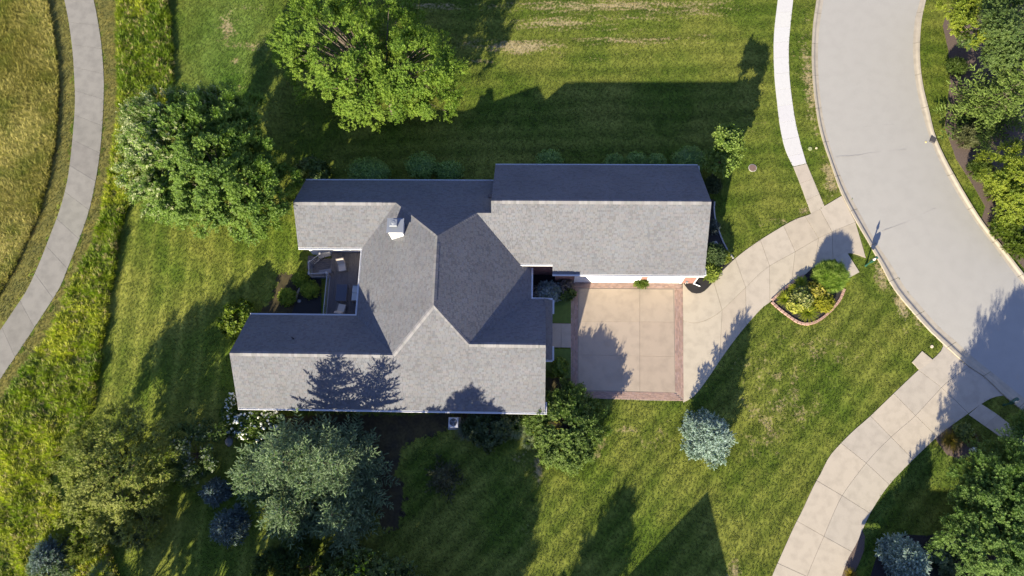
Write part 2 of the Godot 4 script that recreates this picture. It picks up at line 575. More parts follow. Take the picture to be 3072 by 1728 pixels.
func build_ground() -> void:
	var m := MB.new()
	for q in [[-400, 400, -400, 400]]:
		m.quad(Vector3(q[0], -0.03, q[2]), Vector3(q[1], -0.03, q[2]), Vector3(q[1], -0.03, q[3]), Vector3(q[0], -0.03, q[3]), Vector3.UP)
	tag(obj("ground", m, grained(lin(0.1, 0.115, 0.03), M.blotch, 0.05, M.fine, 0.4)), "", "", "", "structure")
	var l := MB.new()
	var bumps := noise_of(40, 0.08, 3)
	var hs := func(x: float, z: float) -> Vector3: return Vector3(x, bumps.get_noise_2d(x, z) * 0.012, z)
	for i in 96:
		for j in 60:
			var x := -52.0 + i
			var z := -46.0 + j
			var c := [hs.call(x, z), hs.call(x + 1, z), hs.call(x + 1, z + 1), hs.call(x, z + 1)]
			l.quad(c[0], c[1], c[2], c[3], Vector3.UP)
	for p in l.v:
		l.u.append(Vector2((p.x + 52.0) / 96.0, (p.z + 46.0) / 60.0))
	for i in l.n.size():
		l.n[i] = Vector3.UP
	var mat := StandardMaterial3D.new()
	mat.albedo_texture = lawn_picture()
	mat.roughness = 0.95
	mat.metallic_specular = 0.2
	tag(obj("lawn", l, mat), "", "", "", "structure")


func ribbon(called: String, a: PackedVector2Array, b: PackedVector2Array, mat: Material, step: float, y: float, phase := 0.0, tones := 0.07, base: Material = null) -> MeshInstance3D:
	mark(strip_between(smooth(a), smooth(b)))
	# a concrete path cast in slabs between two edges, over a darker bed that shows in the joints
	a = smooth(a)
	b = smooth(b)
	var bed := MB.new()
	bed.slab(strip_between(stretch(a, 0, 1, 60), stretch(b, 0, 1, 60)), -0.02, y - 0.012)
	var root := obj(called, bed, base if base else M.joint)
	tag(root, "", "", "", "structure")
	var l := (length_of(a) + length_of(b)) * 0.5
	var n := int(ceil(l / step))
	for i in n + 1:
		var s0 := clampf((i * step - phase) / l, 0, 1)
		var s1 := clampf(((i + 1) * step - phase) / l, 0, 1)
		if s1 - s0 < 0.004:
			continue
		var g := 0.008 / l
		var p := strip_between(stretch(a, s0 + g, s1 - g, 6), stretch(b, s0 + g, s1 - g, 6))
		var k := 1.0 + rng.randf_range(-tones, tones)
		var s := MB.new()
		s.slab(p, -0.01, y, 0.006, Color(k, k * rng.randf_range(0.985, 1.01), k * rng.randf_range(0.97, 1.01)))
		obj("slab", s, mat, root)
	return root


func flat(called: String, p: PackedVector2Array, y: float, mat: Material, kind := "structure", parent: Node = null, col := Color.WHITE) -> MeshInstance3D:
	mark(p)
	var m := MB.new()
	m.slab(p, -0.02, y, 0.0, col)
	return tag(obj(called, m, mat, parent), "", "", "", kind)


func kerb(a: PackedVector2Array, b: PackedVector2Array, called := "kerb") -> void:
	# a: the road's edge, b: the lawn's edge; a gutter pan and a rolled back, in sections
	a = smooth(a)
	b = smooth(b)
	mark(strip_between(a, b))
	var root := thing(called, "", "")
	tag(root, "", "", "", "structure")
	var l := length_of(a)
	var n := int(l / 3.0)
	for i in n:
		var m := MB.new()
		var k := 1.0 + rng.randf_range(-0.07, 0.07)
		var col := Color(k, k, k * rng.randf_range(0.97, 1.02))
		var pa := stretch(a, (i + 0.004) / n, (i + 0.996) / n, 5)
		var pb := stretch(b, (i + 0.004) / n, (i + 0.996) / n, 5)
		for j in 4:
			var prof := [[0.0, 0.0], [0.0, 0.022], [0.38, 0.03], [0.5, 0.055], [0.62, 0.105], [0.72, 0.125], [0.97, 0.13], [1.0, 0.115], [1.0, -0.02]]
			for t in prof.size() - 1:
				var q := []
				for e in [[j, t], [j + 1, t], [j + 1, t + 1], [j, t + 1]]:
					var p: Vector2 = pa[e[0]].lerp(pb[e[0]], prof[e[1]][0])
					q.append(in3(p, prof[e[1]][1]))
				m.quad(q[0], q[1], q[2], q[3], Vector3.UP + in3(pa[j] - pb[j]).normalized() * (-2.0 if t == 7 else 0.5), col)
		obj("kerb_section", m, M.kerb, root)


func build_paths() -> void:
	# the walking trail
	ribbon("trail", vv([-43.81, -44.46, -43.36, -43.16, -42.56, -41.03, -41.57, -37.92, -40.79, -34.89, -40.27, -32.53, -39.92, -30.03, -39.61, -27.21, -39.48, -24.84, -39.60, -22.51, -39.92, -20.40, -40.32, -18.00, -40.81, -15.83, -41.41, -14.34, -42.32, -12.31, -43.62, -9.66]), vv([-41.07, -44.44, -40.63, -43.14, -39.94, -41.23, -39.07, -38.52, -38.25, -35.28, -37.81, -32.92, -37.34, -29.46, -37.11, -26.67, -37.05, -24.12, -37.15, -21.99, -37.51, -19.56, -37.87, -17.68, -38.24, -15.86, -39.18, -13.55, -40.43, -10.66, -42.05, -7.07]), M.trail_concrete, 2.5, 0.035, 0.9, 0.1, plain(lin(0.09, 0.08, 0.065)))
	# the white footpath and its older end
	ribbon("sidewalk", vv([20.84, -43.97, 20.63, -42.73, 20.11, -39.88, 19.85, -37.70, 19.70, -34.97, 19.71, -32.50, 19.76, -30.28, 19.99, -28.28, 20.49, -26.71]), vv([22.15, -43.96, 21.95, -42.72, 21.44, -39.88, 21.12, -37.69, 20.95, -34.97, 20.97, -32.50, 21.09, -30.28, 21.36, -28.28, 21.58, -26.99]), M.white_concrete, 1.53, 0.04, 0.5, 0.03, plain(lin(0.33, 0.32, 0.28)))
	ribbon("sidewalk", vv([20.50, -26.67, 20.90, -25.18, 21.52, -22.58]), vv([21.60, -26.96, 21.97, -25.62, 22.65, -23.20]), M.drive_concrete, 1.45, 0.04, 0.0)
	# the road and its kerbs
	var ra := smooth(vv([24.84, -44.36, 24.56, -42.70, 23.96, -40.06, 23.54, -37.29, 23.33, -34.20, 23.34, -31.39, 23.54, -29.19, 23.95, -26.86, 24.60, -24.58, 25.39, -22.53, 26.22, -20.36, 27.28, -18.24, 28.04, -16.49, 29.09, -14.93, 30.19, -13.39, 31.08, -12.48, 32.07, -11.36, 33.06, -10.40, 34.30, -9.24, 35.72, -7.87, 37.89, -5.83]))
	var rb := smooth(vv([33.30, -44.29, 32.83, -42.65, 32.10, -40.62, 31.58, -38.04, 31.37, -35.91, 31.32, -33.81, 31.44, -31.76, 31.69, -29.56, 32.11, -27.59, 32.64, -25.83, 33.41, -23.77, 34.31, -21.75, 35.47, -19.60, 36.36, -17.83, 37.22, -16.41, 38.56, -14.55, 40.32, -12.43]))
	var m := MB.new()
	var pa := stretch(ra, 0, 1, 60)
	var pb := stretch(rb, 0, 1, 60)
	for i in 59:
		for j in 6:
			var q := []
			for e in [[i, j], [i + 1, j], [i + 1, j + 1], [i, j + 1]]:
				var t: float = e[1] / 6.0
				q.append(in3(pa[e[0]].lerp(pb[e[0]], t), 0.02 + 0.07 * 4.0 * t * (1.0 - t)))
			m.quad(q[0], q[1], q[2], q[3], Vector3.UP)
	mark(strip_between(pa, pb))
	tag(obj("road", m, M.road), "", "", "", "structure")
	kerb(vv([24.84, -44.36, 24.56, -42.70, 23.96, -40.06, 23.54, -37.29, 23.33, -34.20, 23.34, -31.39, 23.54, -29.19, 23.95, -26.86, 24.60, -24.58, 25.39, -22.53, 26.22, -20.36, 27.28, -18.24, 28.04, -16.49, 29.09, -14.93, 30.19, -13.39, 31.08, -12.48, 32.07, -11.36, 33.06, -10.40, 34.30, -9.24, 35.72, -7.87, 37.89, -5.83]), vv([24.18, -44.36, 23.95, -42.71, 23.42, -40.27, 22.99, -37.10, 22.82, -34.20, 22.85, -31.20, 23.05, -29.19, 23.52, -26.86, 23.99, -24.58, 24.69, -22.53, 25.54, -20.52, 26.45, -18.23, 27.10, -16.48, 28.19, -14.74, 29.30, -13.21, 30.19, -12.18, 31.08, -11.18, 31.83, -10.44, 32.88, -9.64, 33.95, -8.37, 35.25, -7.15, 37.20, -5.39]))
	kerb(vv([33.30, -44.29, 32.83, -42.65, 32.10, -40.62, 31.58, -38.04, 31.37, -35.91, 31.32, -33.81, 31.44, -31.76, 31.69, -29.56, 32.11, -27.59, 32.64, -25.83, 33.41, -23.77, 34.31, -21.75, 35.47, -19.60, 36.36, -17.83, 37.22, -16.41, 38.56, -14.55, 40.32, -12.43]), vv([33.76, -44.29, 33.29, -42.64, 32.63, -40.62, 32.11, -38.04, 31.87, -35.91, 31.84, -33.81, 31.99, -31.76, 32.13, -29.56, 32.59, -27.59, 33.17, -25.84, 33.93, -23.77, 34.83, -21.67, 35.98, -19.69, 36.85, -18.08, 37.67, -16.73, 39.01, -14.86, 40.77, -12.73]))
	# cracks in the road, thin wandering strips of tar
	for c in [vv([23.91, -27.48, 25.44, -27.66, 27.06, -27.94, 28.34, -28.08, 29.63, -28.26]), vv([26.84, -21.11, 28.13, -21.62, 29.27, -22.13, 30.27, -22.65, 31.42, -23.16]), vv([26.46, -30.28, 27.84, -30.43, 28.97, -30.51])]:
		var s := MB.new()
		var pts := along(smooth(c, 8), 0.18)
		var jit := []
		for p in pts:
			jit.append(p + Vector2(rng.randf_range(-0.03, 0.03), rng.randf_range(-0.035, 0.035)))
		for i in jit.size() - 1:
			var d: Vector2 = (jit[i + 1] - jit[i]).normalized().orthogonal() * rng.randf_range(0.006, 0.016)
			s.quad(in3(jit[i] - d, 0.1), in3(jit[i + 1] - d, 0.1), in3(jit[i + 1] + d, 0.1), in3(jit[i] + d, 0.1), Vector3.UP)
		var road_y := 0.012
		var o := obj("road_crack", s, plain(lin(0.24, 0.22, 0.195)))
		o.position.y = -road_y
		tag(o, "", "", "", "structure")
	# the house's drive: a curving apron from the road
	var top := smooth(vv([11.21, -20.92, 11.27, -16.33, 12.03, -16.34, 12.95, -16.35, 13.85, -17.31, 15.24, -18.71, 16.71, -19.87, 18.35, -20.97, 20.14, -22.03, 21.44, -22.54, 22.65, -23.16, 23.04, -23.71, 23.57, -24.32, 23.95, -24.55]))
	top = vv([11.23, -19.22, 11.11, -16.80, 11.71, -16.00, 12.47, -15.93, 13.11, -16.41, 13.85, -17.31, 15.24, -18.71, 16.71, -19.87, 18.35, -20.97, 20.14, -22.03, 21.44, -22.54, 22.65, -23.16, 23.04, -23.71, 23.57, -24.32, 23.95, -24.55])
	var low := vv([25.36, -18.90, 24.83, -19.03, 24.10, -19.29, 22.74, -18.69, 20.96, -17.70, 19.67, -16.88, 18.80, -16.40, 17.81, -15.36, 17.08, -14.80, 16.10, -13.77, 14.96, -12.44, 13.83, -10.97, 12.70, -9.38, 11.60, -8.02, 10.72, -7.47])
	var outline := top.duplicate()
	for p in vv([24.28, -23.64, 24.69, -22.53, 25.12, -21.52]): outline.append(p)
	outline.append_array(low)
	var bed := flat("driveway", outline, 0.02, M.joint)
	# its slabs: cut by the curved middle joint and the cross joints
	var mid := smooth(vv([11.02, -13.71, 11.89, -13.55, 12.80, -13.79, 13.74, -14.35, 14.70, -15.23, 15.92, -16.38, 17.64, -17.99, 19.90, -19.32, 22.18, -20.66, 24.90, -21.89]))
	var upper := smooth(vv([11.13, -16.80, 11.71, -16.00, 12.47, -15.93, 13.11, -16.41, 13.85, -17.31, 15.24, -18.71, 16.71, -19.87, 18.35, -20.97, 20.14, -22.03, 21.44, -22.54, 22.84, -23.37, 24.10, -24.15]))
	var lower := smooth(vv([10.72, -7.47, 11.60, -8.02, 12.70, -9.38, 13.83, -10.97, 14.96, -12.44, 16.10, -13.77, 17.08, -14.80, 17.81, -15.36, 18.80, -16.40, 19.67, -16.88, 20.96, -17.70, 22.74, -18.69, 24.10, -19.29, 25.36, -18.90]))
	var cu := [0.0, 0.2, 0.36, 0.52, 0.66, 0.78, 0.865, 1.0]
	var cm := [0.0, 0.2, 0.36, 0.52, 0.665, 0.80, 0.875, 1.0]
	var cl := [0.0, 0.22, 0.40, 0.54, 0.66, 0.77, 0.86, 1.0]
	for i in 7:
		for side in 2:
			var g := 0.0007
			var e0: PackedVector2Array = stretch(mid, cm[i] + g, cm[i + 1] - g, 10)
			var e1: PackedVector2Array = stretch(upper, cu[i] + g, cu[i + 1] - g, 10) if side == 0 else stretch(lower, cl[i] + g, cl[i + 1] - g, 10)
			for j in 10:
				e0[j] += (e1[j] - e0[j]).normalized() * 0.009
			var s := MB.new()
			var k := rng.randf_range(0.92, 1.07)
			s.slab(strip_between(e0, e1), 0.0, 0.045, 0.006, Color(k, k * 0.985, k * 0.95))
			obj("slab", s, M.drive_concrete, bed)
	# the court before the garage
	var court := flat("forecourt", vv([2.46, -16.88, 11.13, -16.93, 10.78, -7.60, 7.90, -7.60, 3.83, -7.69, 2.43, -8.15]), 0.022, M.joint)
	var cols := [618, 1195, 1518]
	var rows := [337, 647, 967, 1312]
	var grid := []
	for r in [vv([3.10, -16.19, 7.81, -16.21, 10.40, -16.21]), vv([3.06, -13.56, 7.73, -13.59, 10.33, -13.59]), vv([3.01, -10.95, 7.65, -10.94, 10.26, -10.92]), vv([2.99, -8.27, 7.57, -8.25, 10.17, -8.21])]: grid.append(r)
	for r in 3:
		for c in 2:
			var q := PackedVector2Array([grid[r][c], grid[r][c + 1], grid[r + 1][c + 1], grid[r + 1][c]])
			var mid2 := (q[0] + q[1] + q[2] + q[3]) * 0.25
			for i in 4:
				q[i] = q[i] + (mid2 - q[i]).normalized() * 0.009
			if r == 2 and c == 0:
				var corner := q[3]
				q.remove_at(3)
				for i in 6:
					var a := PI * 0.5 + PI * 0.5 * i / 5.0
					q.append(corner + Vector2(0.45, -0.45) + Vector2(cos(a), sin(a)) * 0.45)
			var s := MB.new()
			var k := rng.randf_range(0.96, 1.04)
			s.slab(q, 0.0, 0.05, 0.006, Color(k, k * 0.99, k * 0.96))
			obj("slab", s, M.tan_concrete, court)
	# paver borders: bricks of three tones laid in running rows
	var pav := MB.new()
	for b in [[Vector3(2.46, 0.0, -16.85), Vector3(11.11, 0.0, -16.90), Vector3(11.08, 0.0, -16.29), Vector3(2.46, 0.0, -16.23)], [Vector3(10.48, 0.0, -16.26), Vector3(11.11, 0.0, -16.27), Vector3(10.77, 0.0, -7.63), Vector3(10.18, 0.0, -8.21)], [Vector3(2.49, 0.0, -16.20), Vector3(3.04, 0.0, -16.21), Vector3(2.94, 0.0, -8.19), Vector3(2.43, 0.0, -8.19)], [Vector3(3.13, 0.0, -8.22), Vector3(10.16, 0.0, -8.20), Vector3(10.75, 0.0, -7.62), Vector3(3.83, 0.0, -7.71)]]:
		var p0: Vector3 = b[0]
		var ux: Vector3 = b[1] - b[0]
		var uz: Vector3 = b[3] - b[0]
		var long := ux.length() > uz.length()
		var nu := int((ux if long else uz).length() / 0.205)
		var nv := int((uz if long else ux).length() / 0.103)
		for i in nu:
			for j in nv:
				var sh := 0.5 if j % 2 else 0.0
				var a0 := clampf((i + sh - 0.5) / nu + 0.0004, 0, 1)
				var a1 := clampf((i + sh + 0.5) / nu - 0.0004, 0, 1)
				if a1 - a0 < 0.002: continue
				var b0 := (j + 0.05) / nv
				var b1 := (j + 0.95) / nv
				var q := []
				for e in [[a0, b0], [a1, b0], [a1, b1], [a0, b1]]:
					var s: float = e[0] if long else e[1]
					var t: float = e[1] if long else e[0]
					var x0: Vector3 = b[0].lerp(b[1], s)
					var x1: Vector3 = b[3].lerp(b[2], s)
					q.append(x0.lerp(x1, t) + Vector3(0, 0.047 + rng.randf_range(0, 0.003), 0))
				var k := rng.randf_range(0.8, 1.15)
				var col := Color(0.27 * k, 0.18 * k, 0.135 * k) if rng.randf() < 0.7 else Color(0.26 * k, 0.18 * k, 0.145 * k)
				pav.quad(q[0], q[1], q[2], q[3], Vector3.UP, col)
				for e in 4:
					pav.quad(q[e], q[(e + 1) % 4], q[(e + 1) % 4] - Vector3(0, 0.03, 0), q[e] - Vector3(0, 0.03, 0), (q[e] + q[(e + 1) % 4]) * 0.5 - (q[0] + q[2]) * 0.5, col)
	obj("paver_border", pav, M.brick, court, "stuff")
	# the walk to the front door
	var walk := flat("front_walk", vv([0.88, -13.41, 2.49, -13.40, 2.49, -11.50, 0.89, -11.52]), 0.025, M.joint)
	for q in [vv([0.88, -13.38, 1.70, -13.36, 1.70, -11.53, 0.89, -11.55]), vv([1.73, -13.36, 2.46, -13.37, 2.46, -11.53, 1.73, -11.53])]:
		var s := MB.new()
		s.slab(q, 0.0, 0.05, 0.006, Color(0.86, 0.85, 0.86))
		obj("slab", s, M.drive_concrete, walk)
	# the neighbour's drive, two lanes of slabs
	var dl := smooth(vv([30.22, -11.99, 29.93, -11.53, 29.19, -10.89, 28.14, -10.13, 26.10, -8.36, 24.18, -6.66, 22.92, -5.64, 21.81, -4.63, 20.94, -3.71, 20.18, -2.47, 19.69, -1.75, 18.69, 0.0, 18.03, 1.08, 17.22, 2.54, 16.57, 3.73, 16.17, 4.50, 15.42, 6.29]))
	var dm := smooth(vv([31.86, -10.42, 31.06, -9.93, 30.26, -9.39, 29.61, -8.85, 27.46, -6.79, 26.48, -6.00, 25.48, -5.19, 24.45, -4.28, 23.50, -3.33, 22.53, -2.24, 21.56, -1.04, 20.80, 0.23, 20.04, 1.66, 19.33, 2.95, 18.62, 4.31, 17.70, 6.24]))
	var dr := smooth(vv([33.97, -8.34, 33.21, -8.19, 32.36, -7.74, 31.25, -7.00, 29.91, -6.11, 28.81, -5.31, 27.37, -4.10, 26.10, -2.97, 24.99, -1.92, 24.10, -0.88, 23.36, 0.14, 22.84, 1.01, 22.16, 2.20, 21.51, 3.13, 20.90, 4.40, 19.97, 6.18]))
	var nd := flat("driveway", strip_between(stretch(dl, 0, 1, 60), stretch(dr, 0, 1, 60)), 0.02, M.joint)
	flat("apron", vv([30.22, -12.15, 31.08, -11.17, 31.83, -10.43, 32.88, -9.63, 33.93, -8.40, 33.97, -8.34, 32.76, -8.92, 31.85, -10.36, 31.03, -11.12, 30.21, -11.96]), 0.043, M.drive_concrete, "", nd)
	var cuts := [vv([30.22, -11.99, 31.86, -10.42, 33.97, -8.34]), vv([28.14, -10.16, 29.61, -8.88, 31.25, -7.00]), vv([26.11, -8.39, 27.44, -6.80, 28.80, -5.30]), vv([24.22, -6.69, 25.48, -5.22, 26.79, -3.74]), vv([21.86, -4.77, 23.50, -3.36, 24.95, -1.92]), vv([19.89, -2.12, 21.56, -1.07, 23.36, 0.10]), vv([18.23, 0.71, 20.03, 1.67, 21.71, 2.55]), vv([16.66, 3.53, 18.62, 4.31, 20.36, 5.04]), vv([15.42, 6.29, 17.70, 6.24, 19.97, 6.18])]
	for i in cuts.size() - 1:
		var e := []
		for side in 3:
			var line: PackedVector2Array = [dl, dm, dr][side]
			var ends := []
			for k in 2:
				var want: Vector2 = cuts[i + k][side]
				var best := 0.0
				var near := 1e9
				for t in 401:
					var dd := at_length(line, length_of(line) * t / 400.0).distance_to(want)
					if dd < near:
						near = dd
						best = t / 400.0
				ends.append(best)
			e.append(stretch(line, ends[0] + 0.0006, ends[1] - 0.0006, 7))
		for side in 2:
			var p: PackedVector2Array = e[side].duplicate()
			var q: PackedVector2Array = e[side + 1].duplicate()
			for j in 7:
				var d := (q[j] - p[j]).normalized() * 0.009
				if side == 0: q[j] -= d
				else: p[j] += d
			var s := MB.new()
			var k := rng.randf_range(0.92, 1.07)
			s.slab(strip_between(p, q), 0.0, 0.045, 0.006, Color(k * 1.0, k * 1.02, k * 1.06))
			obj("slab", s, M.drive_concrete, nd)
	ribbon("sidewalk", vv([32.28, -7.71, 33.23, -7.02, 34.14, -6.21, 35.45, -4.96, 37.08, -3.33]), vv([31.26, -6.92, 32.20, -6.18, 33.16, -5.41, 34.47, -4.11, 36.10, -2.49]), M.drive_concrete, 1.5, 0.04, 0.2)
	# mailbox pads
	flat("mailbox_pad", vv([23.95, -19.35, 24.72, -17.73, 23.76, -17.20, 22.98, -18.85]), 0.06, M.drive_concrete)
	flat("mailbox_pad", vv([28.60, -11.57, 29.28, -10.92, 28.19, -10.16, 27.76, -10.72]), 0.06, M.drive_concrete)
	# planting beds
	flat("mulch_bed", vv([11.06, -16.83, 11.08, -16.43, 11.22, -16.09, 11.48, -15.86, 11.98, -15.74, 12.49, -15.91, 13.12, -16.45, 13.84, -17.26, 14.75, -18.18, 15.24, -18.65, 14.90, -19.18, 14.38, -20.37, 13.99, -21.77, 13.94, -22.82, 13.94, -23.77, 13.10, -23.77, 12.49, -17.34]), 0.035, M.mulch)
	flat("mulch_bed", vv([-1.21, -18.55, 2.50, -18.58, 2.54, -15.76, 1.63, -15.62, 1.30, -15.28, 1.12, -15.02, -1.16, -15.00]), 0.03, M.mulch)
	flat("mulch_bed", vv([17.86, -15.40, 18.89, -16.38, 19.78, -16.98, 20.68, -17.59, 21.15, -18.04, 22.63, -18.74, 23.01, -18.36, 23.23, -17.76, 23.43, -17.09, 23.44, -16.43, 22.99, -15.54, 22.20, -14.66, 21.37, -14.00, 20.72, -13.70, 20.16, -13.59, 19.63, -13.83, 18.98, -14.29, 18.27, -14.91]), 0.05, M.mulch)
	flat("mulch_bed", vv([36.48, -43.85, 36.04, -42.63, 34.93, -41.41, 34.35, -40.01, 34.45, -37.64, 34.17, -34.75, 33.07, -30.29, 33.53, -27.42, 34.55, -24.97, 35.15, -23.27, 34.62, -22.08, 35.02, -21.25, 36.08, -19.94, 37.22, -18.16, 39.49, -15.80, 44.89, -43.79]), 0.03, M.brown_mulch)
	flat("mulch_bed", vv([22.64, 0.99, 22.85, 1.64, 22.69, 2.56, 22.13, 3.60, 21.64, 4.38, 20.83, 4.40, 21.51, 3.13, 22.16, 2.20]), 0.03, M.brown_mulch)
	flat("mulch_bed", vv([24.07, 2.14, 24.80, 1.67, 25.92, 1.45, 27.13, 1.49, 28.53, 1.19, 29.78, 0.97, 30.93, 0.55, 35.00, 0.47, 33.77, 7.08, 21.96, 7.37, 22.50, 5.62, 22.93, 4.22, 23.31, 3.32, 23.66, 2.67]), 0.03, M.mulch)
	flat("mulch_bed", vv([28.64, -5.13, 29.47, -5.99, 30.64, -6.29, 31.54, -5.74, 31.75, -4.90, 31.13, -4.05, 30.24, -3.73, 29.31, -4.02]), 0.03, M.brown_mulch)
	flat("mulch_bed", vv([-17.81, -17.17, -17.24, -17.17, -16.91, -13.70, -18.38, -13.68, -19.34, -13.67, -19.10, -14.77, -18.82, -15.46, -18.41, -16.52, -18.20, -16.95]), 0.03, M.mulch)
	# small front lawns beside the walk
	flat("front_lawn", vv([0.99, -15.02, 1.30, -15.40, 1.87, -15.67, 2.61, -15.76, 2.77, -15.46, 2.78, -14.02, 2.68, -13.60, 2.44, -13.41, 0.99, -13.46]), 0.045, M.turf)
	flat("front_lawn", vv([0.52, -11.38, 2.43, -11.40, 2.64, -11.24, 2.63, -9.58, 2.46, -9.22, 2.10, -9.18, 1.31, -9.32, 0.75, -9.72, 0.53, -10.04]), 0.045, M.turf)


func span(p: PackedVector2Array, d: Vector2, u: float) -> Vector2:
	# how far an outline reaches sideways on the line u along d; x > y when it does not
	var t := Vector2(-d.y, d.x)
	var lo := 1e9
	var hi := -1e9
	for i in p.size():
		var a := p[i]
		var b := p[(i + 1) % p.size()]
		var ua := a.dot(d) - u
		var ub := b.dot(d) - u
		if absf(ua) < 1e-4:
			lo = minf(lo, a.dot(t)); hi = maxf(hi, a.dot(t))
		if ua * ub < 0.0:
			var v := lerpf(a.dot(t), b.dot(t), ua / (ua - ub))
			lo = minf(lo, v); hi = maxf(hi, v)
	return Vector2(lo, hi)


func slope(house: Node, eave: Vector2, d: Vector2, h0: float, pieces: Array, tones: Array) -> void:
	# one pitch of the roof. eave: a point on the eave line, d: uphill in plan, h0: height there
	var u0 := eave.dot(d)
	var t := Vector2(-d.y, d.x)
	var up := Vector3(-d.x * SLOPE, 1, -d.y * SLOPE).normalized()
	var at := func(u: float, v: float, lift: float) -> Vector3:
		var p: Vector2 = d * u + t * v
		return Vector3(p.x, h0 + SLOPE * (u - u0) + lift, p.y)
	var stain := noise_of(90, 0.18, 3)
	var deck := MB.new()
	var m := MB.new()
	var step := 0.113
	for p in pieces:
		var lo := 1e9
		var hi := -1e9
		for q in p:
			lo = minf(lo, q.dot(d)); hi = maxf(hi, q.dot(d))
		var ring := []
		for q in p:
			ring.append(at.call(q.dot(d), q.dot(t), -0.02))
		var order := Geometry2D.triangulate_polygon(p)
		for i in order.size() / 3:
			deck.face(ring[order[i * 3]], ring[order[i * 3 + 1]], ring[order[i * 3 + 2]], up)
			deck.face(ring[order[i * 3]] - Vector3(0, 0.1, 0), ring[order[i * 3 + 1]] - Vector3(0, 0.1, 0), ring[order[i * 3 + 2]] - Vector3(0, 0.1, 0), -up)
		for i in ring.size():
			var j := (i + 1) % ring.size()
			var o := Vector3(ring[j].z - ring[i].z, 0, ring[i].x - ring[j].x)
			deck.quad(ring[i], ring[j], ring[j] - Vector3(0, 0.1, 0), ring[i] - Vector3(0, 0.1, 0), o)
		var rows := int(ceil((hi - lo) / step - 0.01))
		for r in rows:
			var ua := lo + r * step
			var ub := minf(ua + step, hi)
			var sa := span(p, d, ua + 0.0006)
			var sb := span(p, d, ub - 0.0006)
			if sa.x > sa.y or sb.x > sb.y:
				continue
			var v0 := minf(sa.x, sb.x)
			var v1 := maxf(sa.y, sb.y)
			var v := v0 - rng.randf() * 0.3
			while v < v1:
				var dark := rng.randf() < 0.36
				var w := rng.randf_range(0.1, 0.2) if dark else rng.randf_range(0.14, 0.38)
				var a0 := clampf(v + 0.006, sa.x, sa.y)
				var a1 := clampf(v + w - 0.006, sa.x, sa.y)
				var b0 := clampf(v + 0.006, sb.x, sb.y)
				var b1 := clampf(v + w - 0.006, sb.x, sb.y)
				v += w
				if a1 - a0 < 0.01 and b1 - b0 < 0.01:
					continue
				var tab := 0.010 if dark else 0.015
				var k: float = tones[0] * (rng.randf_range(0.84, 0.95) if dark else rng.randf_range(0.99, 1.1))
				var warm := rng.randf_range(0.975, 1.045)
				k *= 1.0 + 0.1 * stain.get_noise_2d(ua * 2.0, v) + 0.06 * stain.get_noise_2d(ua * 0.5 + 70.0, v * 3.0)
				var col := Color(k * warm * 0.98, k, k * (2.05 - warm))
				var q0: Vector3 = at.call(ua - 0.012, a0, tab)
				var q1: Vector3 = at.call(ua - 0.012, a1, tab)
				var q2: Vector3 = at.call(ub, b1, 0.004 + tab * 0.4)
				var q3: Vector3 = at.call(ub, b0, 0.004 + tab * 0.4)
				m.quad(q0, q1, q2, q3, up, col)
				m.quad(q0, q1, q1 - Vector3(0, tab + 0.004, 0), q0 - Vector3(0, tab + 0.004, 0), Vector3(-d.x, 0, -d.y), col * 0.8)
	var o := obj("roof_slope", deck, M.felt, house)
	obj("shingles", m, M.shingle, o, "stuff")


func caps(house: Node, a: Vector3, b: Vector3, drop: float, tone: float, vent := false, half := 0.15) -> void:
	# overlapping cap shingles along a ridge or hip, or over a raised ridge vent
	var m := MB.new()
	var l := a.distance_to(b)
	var f := (b - a) / l
	var s := Vector3(-f.z, 0, f.x).normalized()
	var n := int(l / 0.2)
	var lift := 0.05 if vent else 0.02
	for i in n:
		var p := a.lerp(b, float(i) / n) + Vector3(0, lift + 0.012, 0)
		var q := a.lerp(b, (i + 1.06) / n) + Vector3(0, lift, 0)
		var k := tone * rng.randf_range(0.82, 1.18)
		var col := Color(k * 1.02, k, k * 0.99)
		for side in [-1.0, 1.0]:
			var e: Vector3 = s * half * side - Vector3(0, half * drop, 0)
			m.quad(p, q, q + e, p + e, Vector3.UP, col)
			m.quad(p + e, q + e, q + e - Vector3(0, lift + 0.02, 0), p + e - Vector3(0, lift + 0.02, 0), s * side, col)
		for side in [-1.0, 1.0]:
			var e: Vector3 = s * half * side - Vector3(0, half * drop, 0)
			m.face(p, p + e, p - Vector3(0, 0.03, 0), -f, col)
	obj("ridge_vent" if vent else "ridge_cap", m, M.shingle, house, "stuff")


func gutter(house: Node, a: Vector3, b: Vector3, out: Vector3, hang := true) -> void:
	var m := MB.new()
	var f := (b - a).normalized()
	var mid := (a + b) * 0.5
	var l := a.distance_to(b)
	var bs := Basis(f, Vector3.UP, f.cross(Vector3.UP))
	m.box(mid + out * 0.010 + Vector3(0, -0.12, 0), Vector3(l, 0.14, 0.02), bs)
	m.box(mid + out * 0.06 + Vector3(0, -0.16, 0), Vector3(l - 0.002, 0.012, 0.078), bs)
	m.box(mid + out * 0.115 + Vector3(0, -0.105, 0), Vector3(l, 0.13, 0.03), bs)
	m.box(a + out * 0.06 + f * 0.008 + Vector3(0, -0.112, 0), Vector3(0.012, 0.11, 0.077), bs)
	m.box(b + out * 0.06 - f * 0.008 + Vector3(0, -0.112, 0), Vector3(0.012, 0.11, 0.077), bs)
	var o := obj("gutter", m, M.white, house)
	if hang:
		for i in int(l / 1.0):
			var h := MB.new()
			h.box(a + f * (i + 0.5) + out * 0.045 + Vector3(0, -0.045, 0), Vector3(0.02, 0.012, 0.11), bs)
			obj("hanger", h, M.white, o)


